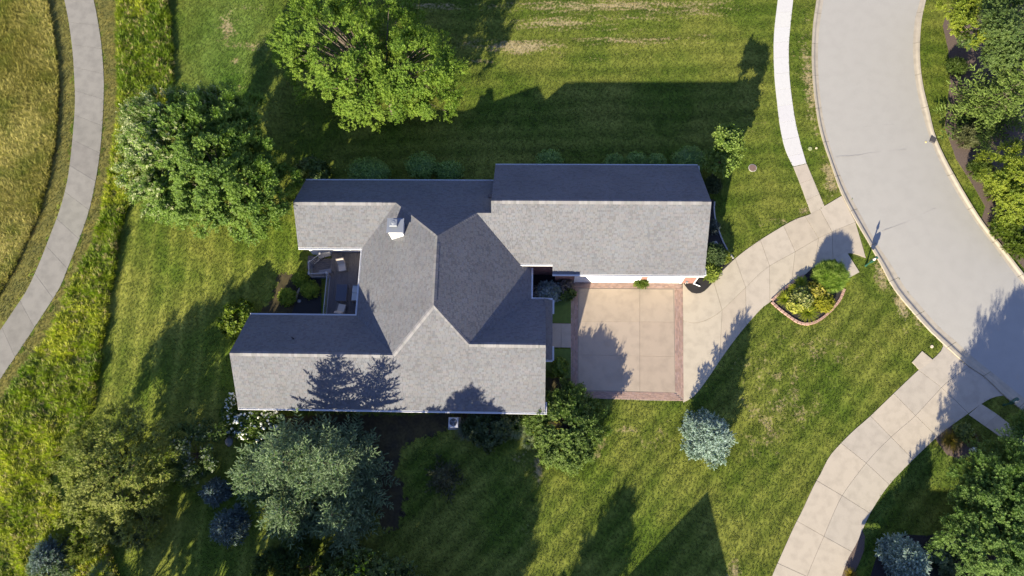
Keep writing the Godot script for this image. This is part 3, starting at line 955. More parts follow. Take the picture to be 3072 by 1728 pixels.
func rake(house: Node, a: Vector3, b: Vector3, out: Vector3) -> void:
	# the white board under the sloping edge of a gable
	var m := MB.new()
	var f := (b - a).normalized()
	var c := out.cross(f).normalized()
	m.box((a + b) * 0.5 + out * -0.017 + Vector3(0, -0.135, 0), Vector3(a.distance_to(b), 0.17, 0.024), Basis(f, -c if c.y < 0 else c, out))
	obj("rake_board", m, M.white, house)


func prism(house: Node, x0: float, x1: float, prof: Array, mat: Material) -> void:
	# walls of a wing: a cross-section in z and y run from x0 to x1
	var m := MB.new()
	var p := PackedVector2Array(prof)
	var t := Geometry2D.triangulate_polygon(p)
	for e in [[x0, -1.0], [x1, 1.0]]:
		for i in t.size() / 3:
			var q := []
			for k in 3:
				q.append(Vector3(e[0], p[t[i * 3 + k]].y, p[t[i * 3 + k]].x))
			m.face(q[0], q[1], q[2], Vector3(e[1], 0, 0))
	var mid := Vector2.ZERO
	for q in p: mid += q / p.size()
	for i in p.size():
		var a := p[i]
		var b := p[(i + 1) % p.size()]
		var o := (a + b) * 0.5 - mid
		m.quad(Vector3(x0, a.y, a.x), Vector3(x1, a.y, a.x), Vector3(x1, b.y, b.x), Vector3(x0, b.y, b.x), Vector3(0, o.y, o.x))
	obj("wall", m, mat, house)


func bricks(house: Node, a: Vector3, b: Vector3, top: float, out: Vector3) -> void:
	# a skin of bricks with recessed joints on a wall
	var m := MB.new()
	var l := a.distance_to(b)
	var f := (b - a) / l
	var bs := Basis(f, Vector3.UP, f.cross(Vector3.UP))
	m.box((a + b) * 0.5 + Vector3(0, top * 0.5, 0) - out * 0.01, Vector3(l, top, 0.02), bs, Color(0.34, 0.29, 0.26))
	for r in int(top / 0.075):
		var s := -0.11 * (r % 2)
		while s < l:
			var s0 := maxf(s + 0.005, 0.0)
			var s1 := minf(s + 0.215, l)
			s += 0.22
			if s1 - s0 < 0.03: continue
			var k := rng.randf_range(0.7, 1.15)
			m.box(a + f * (s0 + s1) * 0.5 + Vector3(0, r * 0.075 + 0.0375, 0) + out * 0.01, Vector3(s1 - s0, 0.063, 0.024), bs, Color(0.27 * k, 0.135 * k, 0.105 * k))
	obj("brickwork", m, M.brick, house, "stuff")


func window(house: Node, at: Vector3, out: Vector3, w: float, h: float) -> void:
	var f := Vector3.UP.cross(out)
	var bs := Basis(f, Vector3.UP, out)
	var m := MB.new()
	for s in [-1.0, 1.0]:
		m.box(at + f * s * (w * 0.5 + 0.04) + out * 0.02, Vector3(0.08, h, 0.06), bs)
		m.box(at + Vector3(0, s * (h * 0.5 + 0.045), 0) + out * 0.025, Vector3(w + 0.2, 0.09, 0.07), bs)
	m.box(at + out * 0.018, Vector3(w, 0.04, 0.045), bs)
	var o := obj("window", m, M.white, house)
	var p := MB.new()
	p.box(at + out * 0.004, Vector3(w, h, 0.012), bs)
	obj("pane", p, M.glass, o)


func build_house() -> void:
	for q in [[-18.2, -0.6, -23.8, -18.7], [-21.2, 0.3, -14.3, -6.4], [-13.3, -0.8, -19.0, -12.0], [-3.4, 12.0, -25.1, -16.6]]:
		mark(vv([q[0], q[2], q[1], q[2], q[1], q[3], q[0], q[3]]))
	var H := thing("house", "large single-storey house with steep grey shingle roofs and white gutters", "house")
	var g := [0.108]
	var north := Vector2(0, 1)
	var south := Vector2(0, -1)
	# north pitch of the west wing and of the middle
	slope(H, Vector2(0, -24.06), north, 2.7, [vv([-18.38, -24.06, -3.49, -24.06, -3.49, -21.27, -18.38, -21.27]), vv([-10.65, -21.27, -3.49, -21.27, -3.49, -20.13, -9.51, -20.13]), vv([-9.51, -20.13, -4.55, -20.13, -7.03, -17.65])], g)
	slope(H, Vector2(0, -18.48), south, 2.7, [vv([-18.38, -18.48, -13.44, -18.48, -10.65, -21.27, -18.38, -21.27])], g)
	slope(H, Vector2(-13.44, 0), Vector2(1, 0), 2.7, [vv([-13.44, -18.48, -13.44, -13.14, -10.0, -9.70, -10.0, -20.62, -10.65, -21.27]), vv([-10.0, -20.62, -10.0, -9.70, -7.03, -12.67, -7.03, -17.65])], g)
	slope(H, Vector2(0, -13.14), north, 2.7, [vv([-21.45, -13.14, -13.44, -13.14, -10.0, -9.70, -21.45, -9.70])], g)
	slope(H, Vector2(0, -6.27), south, 2.7, [vv([-21.45, -6.27, 0.5, -6.27, 0.5, -9.70, -21.45, -9.70]), vv([-10.0, -9.70, 0.5, -9.70, 0.5, -10.415, -9.285, -10.415]), vv([-9.285, -10.415, -4.735, -10.415, -7.03, -12.68])], g)
	slope(H, Vector2(-0.59, 0), Vector2(-1, 0), 2.7, [vv([-0.59, -14.56, -0.59, -17.0, -1.42, -17.0, -4.53, -20.13, -4.735, -19.92, -4.735, -10.415]), vv([-4.735, -10.415, -4.735, -19.92, -7.03, -17.65, -7.03, -12.68])], g)
	slope(H, Vector2(0, -14.56), north, 2.7, [vv([-0.59, -14.56, 0.5, -14.56, 0.5, -10.415, -4.735, -10.415])], g)
	# garage
	slope(H, Vector2(0, -16.47), south, 2.905, [vv([0.99, -16.47, 12.17, -16.47, 12.17, -17.08, 0.99, -17.08]), vv([-1.45, -17.08, 12.17, -17.08, 12.17, -20.13, -4.52, -20.13]), vv([-3.49, -20.13, 12.17, -20.13, 12.17, -20.85, -3.49, -20.85])], [0.112])
	slope(H, Vector2(0, -25.38), north, 2.79, [vv([-3.49, -25.38, 12.17, -25.38, 12.17, -20.85, -3.49, -20.85])], g)
	slope(H, Vector2(0, -20.13), south, 5.675, [vv([-4.52, -20.13, -3.49, -20.13, -3.49, -20.0, -4.4, -20.0])], g)
	# porch roof along the entry gable
	slope(H, Vector2(1.0, 0), Vector2(-1, 0), 2.45, [vv([1.0, -14.56, 1.0, -10.08, 0.36, -10.08, 0.36, -14.56])], [0.095])
	# ridges and hips
	caps(H, Vector3(-7.03, 7.55, -12.68), Vector3(-7.03, 7.55, -17.65), SLOPE, 0.129)
	caps(H, Vector3(-7.03, 7.55, -13.0), Vector3(-7.03, 7.55, -17.1), SLOPE, 0.122, true, 0.17)
	caps(H, Vector3(-18.36, 4.812, -21.27), Vector3(-10.65, 4.812, -21.27), SLOPE, 0.129)
	caps(H, Vector3(-17.9, 4.812, -21.27), Vector3(-11.7, 4.812, -21.27), SLOPE, 0.152, true, 0.17)
	caps(H, Vector3(-21.43, 5.304, -9.70), Vector3(-10.0, 5.304, -9.70), SLOPE, 0.129)
	caps(H, Vector3(-20.7, 5.304, -9.70), Vector3(-10.9, 5.304, -9.70), SLOPE, 0.152, true, 0.17)
	caps(H, Vector3(0.48, 5.838, -10.415), Vector3(-4.735, 5.838, -10.415), SLOPE, 0.129)
	caps(H, Vector3(0.0, 5.838, -10.415), Vector3(-3.7, 5.838, -10.415), SLOPE, 0.152, true, 0.17)
	caps(H, Vector3(-3.47, 6.22, -20.85), Vector3(12.15, 6.22, -20.85), SLOPE, 0.129)
	caps(H, Vector3(-2.7, 6.22, -20.85), Vector3(11.5, 6.22, -20.85), SLOPE, 0.152, true, 0.17)
	caps(H, Vector3(-4.53, 5.675, -20.13), Vector3(-3.5, 5.675, -20.13), SLOPE, 0.114)
	caps(H, Vector3(-10.65, 4.81, -21.27), Vector3(-7.03, 7.55, -17.65), 0.535, 0.122, false, 0.13)
	caps(H, Vector3(-10.0, 5.304, -9.70), Vector3(-7.03, 7.55, -12.68), 0.535, 0.152, false, 0.15)
	caps(H, Vector3(-4.735, 5.838, -10.415), Vector3(-7.03, 7.55, -12.68), 0.535, 0.137, false, 0.13)
	caps(H, Vector3(-4.53, 5.675, -20.13), Vector3(-7.03, 7.55, -17.65), 0.535, 0.122, false, 0.13)
	# gutters
	gutter(H, Vector3(-18.38, 2.7, -24.06), Vector3(-3.52, 2.7, -24.06), Vector3(0, 0, -1))
	gutter(H, Vector3(-18.38, 2.7, -18.48), Vector3(-13.44, 2.7, -18.48), Vector3(0, 0, 1))
	gutter(H, Vector3(-13.44, 2.7, -18.48), Vector3(-13.44, 2.7, -13.14), Vector3(-1, 0, 0))
	gutter(H, Vector3(-21.45, 2.7, -13.14), Vector3(-13.44, 2.7, -13.14), Vector3(0, 0, -1))
	gutter(H, Vector3(-21.45, 2.7, -6.27), Vector3(0.62, 2.7, -6.27), Vector3(0, 0, 1))
	gutter(H, Vector3(0.5, 2.7, -6.2), Vector3(0.5, 2.7, -7.0), Vector3(1, 0, 0), false)
	gutter(H, Vector3(-0.59, 2.7, -17.0), Vector3(-0.59, 2.7, -14.6), Vector3(1, 0, 0))
	gutter(H, Vector3(-0.5, 2.7, -14.56), Vector3(1.02, 2.58, -14.56), Vector3(0, 0, -1), false)
	gutter(H, Vector3(1.0, 2.45, -14.6), Vector3(1.0, 2.45, -13.55), Vector3(1, 0, 0), false)
	gutter(H, Vector3(1.0, 2.45, -11.1), Vector3(1.0, 2.45, -10.05), Vector3(1, 0, 0), false)
	gutter(H, Vector3(0.42, 2.52, -10.08), Vector3(1.02, 2.52, -10.08), Vector3(0, 0, 1), false)
	gutter(H, Vector3(0.99, 2.905, -16.47), Vector3(12.17, 2.905, -16.47), Vector3(0, 0, 1))
	gutter(H, Vector3(-1.4, 3.365, -17.08), Vector3(0.99, 3.365, -17.08), Vector3(0, 0, 1))
	gutter(H, Vector3(-3.49, 2.79, -25.38), Vector3(12.17, 2.79, -25.38), Vector3(0, 0, -1))
	gutter(H, Vector3(12.17, 2.79, -25.4), Vector3(12.17, 2.79, -24.8), Vector3(1, 0, 0), false)
	gutter(H, Vector3(12.17, 2.905, -16.45), Vector3(12.17, 2.905, -17.0), Vector3(1, 0, 0), false)
	# rakes
	for r in [[-18.38, -1.0, -24.06, 2.7, -21.27, 4.812], [-18.38, -1.0, -18.48, 2.7, -21.27, 4.812], [-21.45, -1.0, -13.14, 2.7, -9.70, 5.304], [-21.45, -1.0, -6.27, 2.7, -9.70, 5.304], [0.5, 1.0, -6.27, 2.7, -10.415, 5.838], [0.5, 1.0, -14.56, 2.7, -10.415, 5.838],
		[12.17, 1.0, -25.38, 2.79, -20.85, 6.22], [12.17, 1.0, -16.47, 2.905, -20.85, 6.22], [-3.49, -1.0, -25.38, 2.79, -20.85, 6.22]]:
		rake(H, Vector3(r[0], r[3], r[2]), Vector3(r[0], r[5], r[4]), Vector3(r[1], 0, 0))
	# walls, each wing a solid under its roof
	prism(H, -18.08, -7.0, [Vector2(-23.7, 0), Vector2(-23.7, 2.82), Vector2(-21.27, 4.66), Vector2(-18.84, 2.82), Vector2(-18.84, 0)], M.siding)
	prism(H, -21.15, 0.18, [Vector2(-12.8, 0), Vector2(-12.8, 2.8), Vector2(-9.7, 5.14), Vector2(-6.62, 2.8), Vector2(-6.62, 0)], M.siding)
	prism(H, -4.0, 0.2, [Vector2(-14.2, 0), Vector2(-14.2, 2.8), Vector2(-10.415, 5.66), Vector2(-9.6, 5.0), Vector2(-9.6, 0)], M.siding)
	prism(H, -13.08, -0.94, [Vector2(-19.5, 0), Vector2(-19.5, 2.62), Vector2(-12.0, 2.62), Vector2(-12.0, 0)], M.siding)
	prism(H, -3.2, 11.9, [Vector2(-25.02, 0), Vector2(-25.02, 2.9), Vector2(-20.85, 6.06), Vector2(-17.36, 3.4), Vector2(-17.36, 0)], M.siding)
	prism(H, 1.24, 11.9, [Vector2(-17.35, 0), Vector2(-17.35, 3.36), Vector2(-16.9, 3.06), Vector2(-16.74, 2.92), Vector2(-16.74, 0)], M.siding)
	# soffits close the overhangs
	var so := MB.new()
	for b in [[-18.36, -3.5, -24.04, -23.6], [-18.36, -13.46, -18.9, -18.5], [-13.42, -13.0, -18.5, -13.1], [-21.43, -13.4, -13.12, -12.7], [-21.43, 0.48, -6.7, -6.29], [-1.0, -0.61, -17.0, -14.5], [-3.4, 12.15, -25.36, -24.95]]:
		so.box(Vector3((b[0] + b[1]) * 0.5, 2.585, (b[2] + b[3]) * 0.5), Vector3(b[1] - b[0], 0.02, b[3] - b[2]))
	so.box(Vector3(6.6, 2.79, -16.6), Vector3(11.0, 0.02, 0.24))
	so.box(Vector3(0.6, 2.4, -12.3), Vector3(0.76, 0.02, 4.4))
	obj("soffit", so, M.white, H)
	# the brick front of the garage and of the little court
	var gz := -16.735
	var d0: float = Vector3(2.70, 0.0, -16.82).x
	var d1: float = Vector3(7.76, 0.0, -16.87).x
	var d2: float = Vector3(8.25, 0.0, -16.87).x
	var d3: float = Vector3(11.01, 0.0, -16.90).x
	var out := Vector3(0, 0, 1)
	for b in [[1.24, d0], [d1, d2], [d3, 11.92]]:
		bricks(H, Vector3(b[0], 0, gz), Vector3(b[1], 0, gz), 2.7, out)
	bricks(H, Vector3(-0.9, 0, -17.34), Vector3(1.24, 0, -17.34), 3.0, out)
	bricks(H, Vector3(-0.92, 0, -14.3), Vector3(-0.92, 0, -17.3), 2.55, Vector3(1, 0, 0))
	for b in [[d0, d1], [d2, d3]]:
		var frame := MB.new()
		var w: float = b[1] - b[0]
		var c: float = (b[0] + b[1]) * 0.5
		frame.box(Vector3(c, 2.42, gz + 0.03), Vector3(w, 0.55, 0.06))
		frame.box(Vector3(b[0] + 0.06, 1.07, gz + 0.028), Vector3(0.12, 2.14, 0.056))
		frame.box(Vector3(b[1] - 0.06, 1.07, gz + 0.028), Vector3(0.12, 2.14, 0.056))
		frame.box(Vector3(c, 1.07, gz + 0.006), Vector3(w - 0.24, 2.14, 0.012))
		var door := obj("garage_door", frame, M.white, H)
		var nx := int(round((w - 0.24) / 0.62))
		for i in nx:
			for j in 4:
				var p := MB.new()
				var pw := (w - 0.24) / nx
				p.bevel_box(Vector3(b[0] + 0.12 + pw * (i + 0.5), 0.27 + j * 0.535, gz + 0.022), Vector3(pw - 0.09, 0.02, 0.43), 0.012, Basis(Vector3.RIGHT, Vector3(0, 0, 1), Vector3(0, -1, 0)))
				obj("door_panel", p, M.white, door)
	# doors and windows
	for w in [[Vector3(-17.0, 1.5, -23.72), Vector3(0, 0, -1), 1.6, 1.3], [Vector3(-13.0, 1.5, -23.72), Vector3(0, 0, -1), 1.6, 1.3], [Vector3(-8.6, 1.5, -23.72), Vector3(0, 0, -1), 1.8, 1.3], [Vector3(0.0, 1.6, -25.04), Vector3(0, 0, -1), 1.4, 1.2], [Vector3(6.0, 1.6, -25.04), Vector3(0, 0, -1), 1.4, 1.2],
		[Vector3(-18.1, 1.5, -21.3), Vector3(-1, 0, 0), 1.6, 1.3], [Vector3(-21.17, 1.5, -9.7), Vector3(-1, 0, 0), 1.8, 1.3], [Vector3(-18.0, 1.5, -6.6), Vector3(0, 0, 1), 1.6, 1.3], [Vector3(-12.0, 1.5, -6.6), Vector3(0, 0, 1), 1.6, 1.3], [Vector3(-3.2, 1.5, -6.6), Vector3(0, 0, 1), 1.8, 1.3], [Vector3(11.92, 1.5, -21.2), Vector3(1, 0, 0), 1.2, 1.2], [Vector3(0.2, 1.5, -8.2), Vector3(1, 0, 0), 1.4, 1.4], [Vector3(-15.4, 1.9, -18.82), Vector3(0, 0, 1), 1.2, 1.1]]:
		window(H, w[0], w[1], w[2], w[3])
	var fd := MB.new()
	fd.box(Vector3(0.2, 1.08, -12.35), Vector3(0.06, 2.1, 1.0))
	var fdo := obj("front_door", fd, plain(lin(0.16, 0.05, 0.04), 0.5), H)
	var kn := MB.new()
	kn.blob(Vector3(0.26, 1.05, -12.0), Vector3.ONE * 0.035)
	obj("handle", kn, M.metal, fdo)
	var pd := MB.new()
	pd.box(Vector3(-13.1, 1.75, -15.8), Vector3(0.06, 2.05, 2.6))
	var pdo := obj("patio_door", pd, M.white, H)
	for i in 2:
		var p := MB.new()
		p.box(Vector3(-13.135, 1.75, -16.42 + i * 1.24), Vector3(0.012, 1.85, 1.08))
		obj("pane", p, M.glass, pdo)
	# downspouts
	for s in [[Vector3(1.50, 0.0, -16.91), Vector3(0, 0, 1), 2.7], [Vector3(11.96, 0, -16.62), Vector3(1, 0, 0.4), 2.7], [Vector3(-4.9, 0, -6.5), Vector3(0, 0, 1), 2.5]]:
		var m := MB.new()
		var p: Vector3 = s[0]
		m.box(Vector3(p.x, s[2] * 0.5, p.z - 0.05), Vector3(0.075, s[2], 0.06))
		m.tube(Vector3(p.x, 0.12, p.z - 0.05), Vector3(p.x, 0.05, p.z - 0.05) + s[1] * 0.5, 0.045, 0.045, 4)
		obj("downspout", m, M.white, H)
	# a vent pipe on the south wing
	var vp := MB.new()
	vp.tube(Vector3(-17.4, 3.5, -11.0), Vector3(-17.4, 4.75, -11.0), 0.05, 0.05, 8)
	obj("vent_pipe", vp, plain(lin(0.03, 0.03, 0.03), 0.6), H)
	var vq := MB.new()
	vq.box(Vector3(-3.7, 4.35, -22.05), Vector3(0.3, 0.16, 0.3))
	obj("roof_vent", vq, plain(lin(0.05, 0.05, 0.055), 0.6), H)
	# chimney
	var c := Vector3(-10.27, 0, -18.87)
	var ch := MB.new()
	ch.box(Vector3(c.x, 5.1, c.z), Vector3(1.02, 2.3, 0.92))
	var cho := obj("chimney", ch, M.siding, H)
	var crown := MB.new()
	for i in 3:
		crown.box(Vector3(c.x, 6.27 + i * 0.035, c.z), Vector3(1.1 + i * 0.05, 0.034, 1.0 + i * 0.05))
	obj("chimney_crown", crown, plain(lin(0.17, 0.185, 0.205), 0.45), cho)
	var flue := MB.new()
	flue.box(Vector3(c.x - 0.06, 6.5, c.z - 0.06), Vector3(0.4, 0.32, 0.4))
	obj("flue", flue, plain(lin(0.08, 0.09, 0.1), 0.4), cho)
	var lid := MB.new()
	lid.bevel_box(Vector3(c.x - 0.06, 6.72, c.z - 0.06), Vector3(0.56, 0.1, 0.56), 0.04)
	lid.tube(Vector3(c.x - 0.06, 6.76, c.z - 0.06), Vector3(c.x - 0.06, 6.80, c.z - 0.06), 0.17, 0.12, 12)
	obj("flue_cap", lid, M.metal, cho)


func cushion_chair(label: String, at: Vector3, turn: float) -> void:
	var t := thing("patio_chair", label, "chair", at, turn, "cushioned deck chairs")
	for s in [Vector2(-1, -1), Vector2(1, -1), Vector2(-1, 1), Vector2(1, 1)]:
		var l := MB.new()
		l.tube(Vector3(s.x * 0.3, 0, s.y * 0.33), Vector3(s.x * 0.3, 0.36, s.y * 0.33), 0.02, 0.022, 6)
		obj("leg", l, M.frame, t)
	for s in [-1.0, 1.0]:
		var a := MB.new()
		a.box(Vector3(s * 0.33, 0.58, 0.02), Vector3(0.06, 0.03, 0.7))
		a.tube(Vector3(s * 0.33, 0.34, 0.33), Vector3(s * 0.33, 0.57, 0.33), 0.018, 0.018, 6)
		a.tube(Vector3(s * 0.33, 0.34, -0.3), Vector3(s * 0.33, 0.57, -0.3), 0.018, 0.018, 6)
		obj("armrest", a, M.frame, t)
	var f := MB.new()
	f.box(Vector3(0, 0.345, 0), Vector3(0.62, 0.04, 0.7))
	obj("frame", f, M.frame, t)
	var c := MB.new()
	c.bevel_box(Vector3(0, 0.43, 0.04), Vector3(0.58, 0.13, 0.66), 0.03)
	obj("seat_cushion", c, M.fabric, t)
	var b := MB.new()
	b.bevel_box(Vector3(0, 0.74, -0.36), Vector3(0.58, 0.12, 0.58), 0.03, Basis(Vector3.RIGHT, 1.2))
	obj("back_cushion", b, M.fabric, t)


func rail(root: Node, a: Vector3, b: Vector3, ha: float, hb: float) -> void:
	# a run of balustrade between two posts
	var l := a.distance_to(b)
	var f := (b - a) / l
	for e in [[a, ha], [b, hb]]:
		var p := MB.new()
		p.box(e[0] + Vector3(0, e[1] * 0.5, 0), Vector3(0.1, e[1], 0.1))
		p.bevel_box(e[0] + Vector3(0, e[1] + 0.03, 0), Vector3(0.14, 0.06, 0.14), 0.03)
		obj("post", p, M.rail, root)
	var m := MB.new()
	for y in [[0.12, 0.04, 0.06], [1.0, 0.035, 0.05]]:
		var p := a + Vector3(0, ha * y[0] * 0.97, 0) + f * 0.05
		var q := b + Vector3(0, hb * y[0] * 0.97, 0) - f * 0.05
		var d := (q - p).normalized()
		var side := Vector3.UP.cross(d).normalized()
		m.box((p + q) * 0.5, Vector3(p.distance_to(q), y[1], y[2]), Basis(d, d.cross(side) * -1.0, side))
	obj("handrail", m, M.rail, root)
	var n := int(l / 0.125)
	for i in range(1, n):
		var t := float(i) / n
		var p := a.lerp(b, t)
		var h := lerpf(ha, hb, t)
		var s := MB.new()
		s.box(p + Vector3(0, h * 0.55, 0), Vector3(0.038, h * 0.84, 0.038), Basis(Vector3.UP, atan2(-f.z, f.x)))
		obj("baluster", s, M.rail, root)


func build_deck() -> void:
	M.frame = plain(lin(0.11, 0.095, 0.08), 0.5)
	M.rail = plain(lin(0.24, 0.24, 0.25), 0.6)
	M.shelf = plain(lin(0.1, 0.1, 0.11), 0.6)
	M.plank = grained(lin(0.11, 0.1, 0.097), M.blotch, 0.6, M.fine, 1.5, null, 1.0, true)
	var D := thing("deck", "dark boarded deck with white balusters tucked between the house wings", "deck")
	var fy := 0.72
	var x0 := -16.35
	var x1 := -13.08
	var z0 := -18.84
	var z1 := -12.86
	var under := MB.new()
	under.box(Vector3((x0 + x1) * 0.5, fy * 0.5 - 0.04, (z0 + z1) * 0.5), Vector3(x1 - x0 - 0.02, fy - 0.1, z1 - z0 - 0.02))
	obj("frame", under, plain(lin(0.06, 0.05, 0.045)), D)
	var n := 23
	for i in n:
		var m := MB.new()
		var w := (x1 - x0) / n
		var k := rng.randf_range(0.85, 1.15)
		m.bevel_box(Vector3(x0 + w * (i + 0.5), fy - 0.015, (z0 + z1) * 0.5), Vector3(w - 0.008, 0.035, z1 - z0), 0.004, Basis(), Color(k, k, k))
		obj("board", m, M.plank, D)
	# steps and landing at the north-west corner
	var lx := -17.85
	var m2 := MB.new()
	for i in 9:
		var b := MB.new()
		var k := rng.randf_range(1.2, 1.6)
		b.bevel_box(Vector3((lx + x0) * 0.5, 0.40, -18.3 + 0.17 * i), Vector3(x0 - lx, 0.035, 0.16), 0.004, Basis(), Color(k, k, k))
		obj("landing_board", b, M.plank, D)
	m2.box(Vector3((lx + x0) * 0.5, 0.18, -17.62), Vector3(x0 - lx - 0.04, 0.36, 1.5))
	obj("landing_frame", m2, M.rail, D)
	for i in 2:
		var s := MB.new()
		s.box(Vector3(-18.0 - i * 0.28, 0.26 - i * 0.15, -18.1 - i * 0.05), Vector3(0.28, 0.05, 1.1))
		obj("step", s, M.plank, D)
	rail(D, Vector3(x0 + 0.06, fy, -16.75), Vector3(x0 + 0.06, fy, z1 + 0.1), 0.95, 0.95)
	rail(D, Vector3(x0 - 0.02, fy, -16.8), Vector3(lx + 0.05, 0.42, -16.8), 0.95, 0.95)
	rail(D, Vector3(lx + 0.03, 0.42, -16.9), Vector3(lx - 0.05, 0.42, -17.7), 0.95, 0.95)
	rail(D, Vector3(lx + 0.02, 0.42, -17.8), Vector3(lx + 0.75, 0.42, -18.45), 0.95, 0.95)
	for q in [[Vector3(-16.75, 0, -18.35), 0.25], [Vector3(-16.55, 0, -17.0), 0.2]]:
		var p := MB.new()
		p.box(q[0] + Vector3(0, 1.32, 0), Vector3(0.95, 0.03, 0.36), Basis(Vector3.UP, q[1]))
		for s in [-0.47, 0.47]:
			p.box(q[0] + Vector3(0, 0.9, 0) + Basis(Vector3.UP, q[1]) * Vector3(s, 0, 0), Vector3(0.05, 0.86, 0.05))
		obj("planter_shelf", p, M.shelf, D)
	cushion_chair("cushioned chair angled in the sun near the top of the deck", Vector3(-15.32, 1.10, -17.47), 0.2)
	cushion_chair("cushioned chair in shade at the bottom end of the deck", Vector3(-15.08, 1.10, -14.07), 2.95)
	for o in get_children():
		if o.name.begins_with("patio_chair"): o.position.y = fy
	var so := thing("patio_sofa", "two-seat cushioned bench on the deck half under the gutter", "bench", Vector3(-13.98, fy, Vector3(-14.12, 1.10, -15.34).z), -PI / 2)
	var f := MB.new()
	f.box(Vector3(0, 0.2, 0), Vector3(1.3, 0.28, 0.72))
	f.box(Vector3(0, 0.5, -0.38), Vector3(1.3, 0.5, 0.06))
	f.box(Vector3(-0.65, 0.42, 0), Vector3(0.06, 0.32, 0.74))
	f.box(Vector3(0.65, 0.42, 0), Vector3(0.06, 0.32, 0.74))
	obj("frame", f, M.frame, so)
	for s in [-0.31, 0.31]:
		var c := MB.new()
		c.bevel_box(Vector3(s, 0.41, 0.03), Vector3(0.6, 0.14, 0.68), 0.03)
		obj("seat_cushion", c, plain(lin(0.36, 0.38, 0.37), 0.95), so)
	var ta := thing("patio_table", "dark rectangular table in the middle of the deck", "table", Vector3(Vector3(-15.11, 1.40, -15.29).x, fy, Vector3(-15.11, 1.40, -15.29).z))
	var tt := MB.new()
	tt.bevel_box(Vector3(0, 0.68, 0), Vector3(0.86, 0.05, 1.35), 0.012)
	obj("tabletop", tt, plain(lin(0.03, 0.03, 0.038), 0.35), ta)
	for s in [Vector2(-1, -1), Vector2(1, -1), Vector2(-1, 1), Vector2(1, 1)]:
		var l := MB.new()
		l.tube(Vector3(s.x * 0.36, 0, s.y * 0.6), Vector3(s.x * 0.36, 0.66, s.y * 0.6), 0.025, 0.025, 6)
		obj("leg", l, M.frame, ta)


func lump(called: String, label: String, category: String, at: Vector3, r: Vector3, mat: Material, group := "") -> void:
	var m := MB.new()
	m.blob(Vector3.ZERO, r, 7, 10, 0.35, noise_of(int(at.x * 31.0 + at.z * 17.0), 0.5, 2))
	var o := obj(called, m, mat)
	o.position = at
	tag(o, label, category, group)


func mailbox(label: String, at: Vector3, turn: float) -> void:
	var t := thing("mailbox", label, "mailbox", at, turn, "green post mailboxes by the road")
	var g := plain(lin(0.02, 0.075, 0.05), 0.45)
	var p := MB.new()
	p.tube(Vector3.ZERO, Vector3(0, 1.45, 0), 0.055, 0.05, 8)
	p.tube(Vector3(0, 0, 0), Vector3(0, 0.25, 0), 0.1, 0.07, 8)
	obj("post", p, g, t)
	var b := MB.new()
	for i in 8:
		pass
	b.box(Vector3(0.0, 0.98, 0.3), Vector3(0.24, 0.14, 0.5))
	b.tube(Vector3(0, 1.05, 0.05), Vector3(0, 1.05, 0.55), 0.12, 0.12, 12)
	b.box(Vector3(0.0, 0.78, 0.28), Vector3(0.2, 0.16, 0.5))
	b.box(Vector3(0, 0.88, 0.16), Vector3(0.06, 0.05, 0.4))
	obj("letter_box", b, g, t)
	var q := MB.new()
	q.box(Vector3(-0.15, 1.1, 0.4), Vector3(0.02, 0.14, 0.04))
	obj("flag", q, plain(lin(0.5, 0.05, 0.03)), t)
	var f := MB.new()
	f.tube(Vector3(0, 1.45, 0), Vector3(0, 1.52, 0), 0.1, 0.1, 8)
	f.tube(Vector3(0, 1.52, 0), Vector3(0, 1.64, 0), 0.1, 0.06, 8)
	f.tube(Vector3(0, 1.64, 0), Vector3(0, 1.78, 0), 0.07, 0.01, 8)
	obj("finial", f, plain(lin(0.55, 0.52, 0.40), 0.5), t)


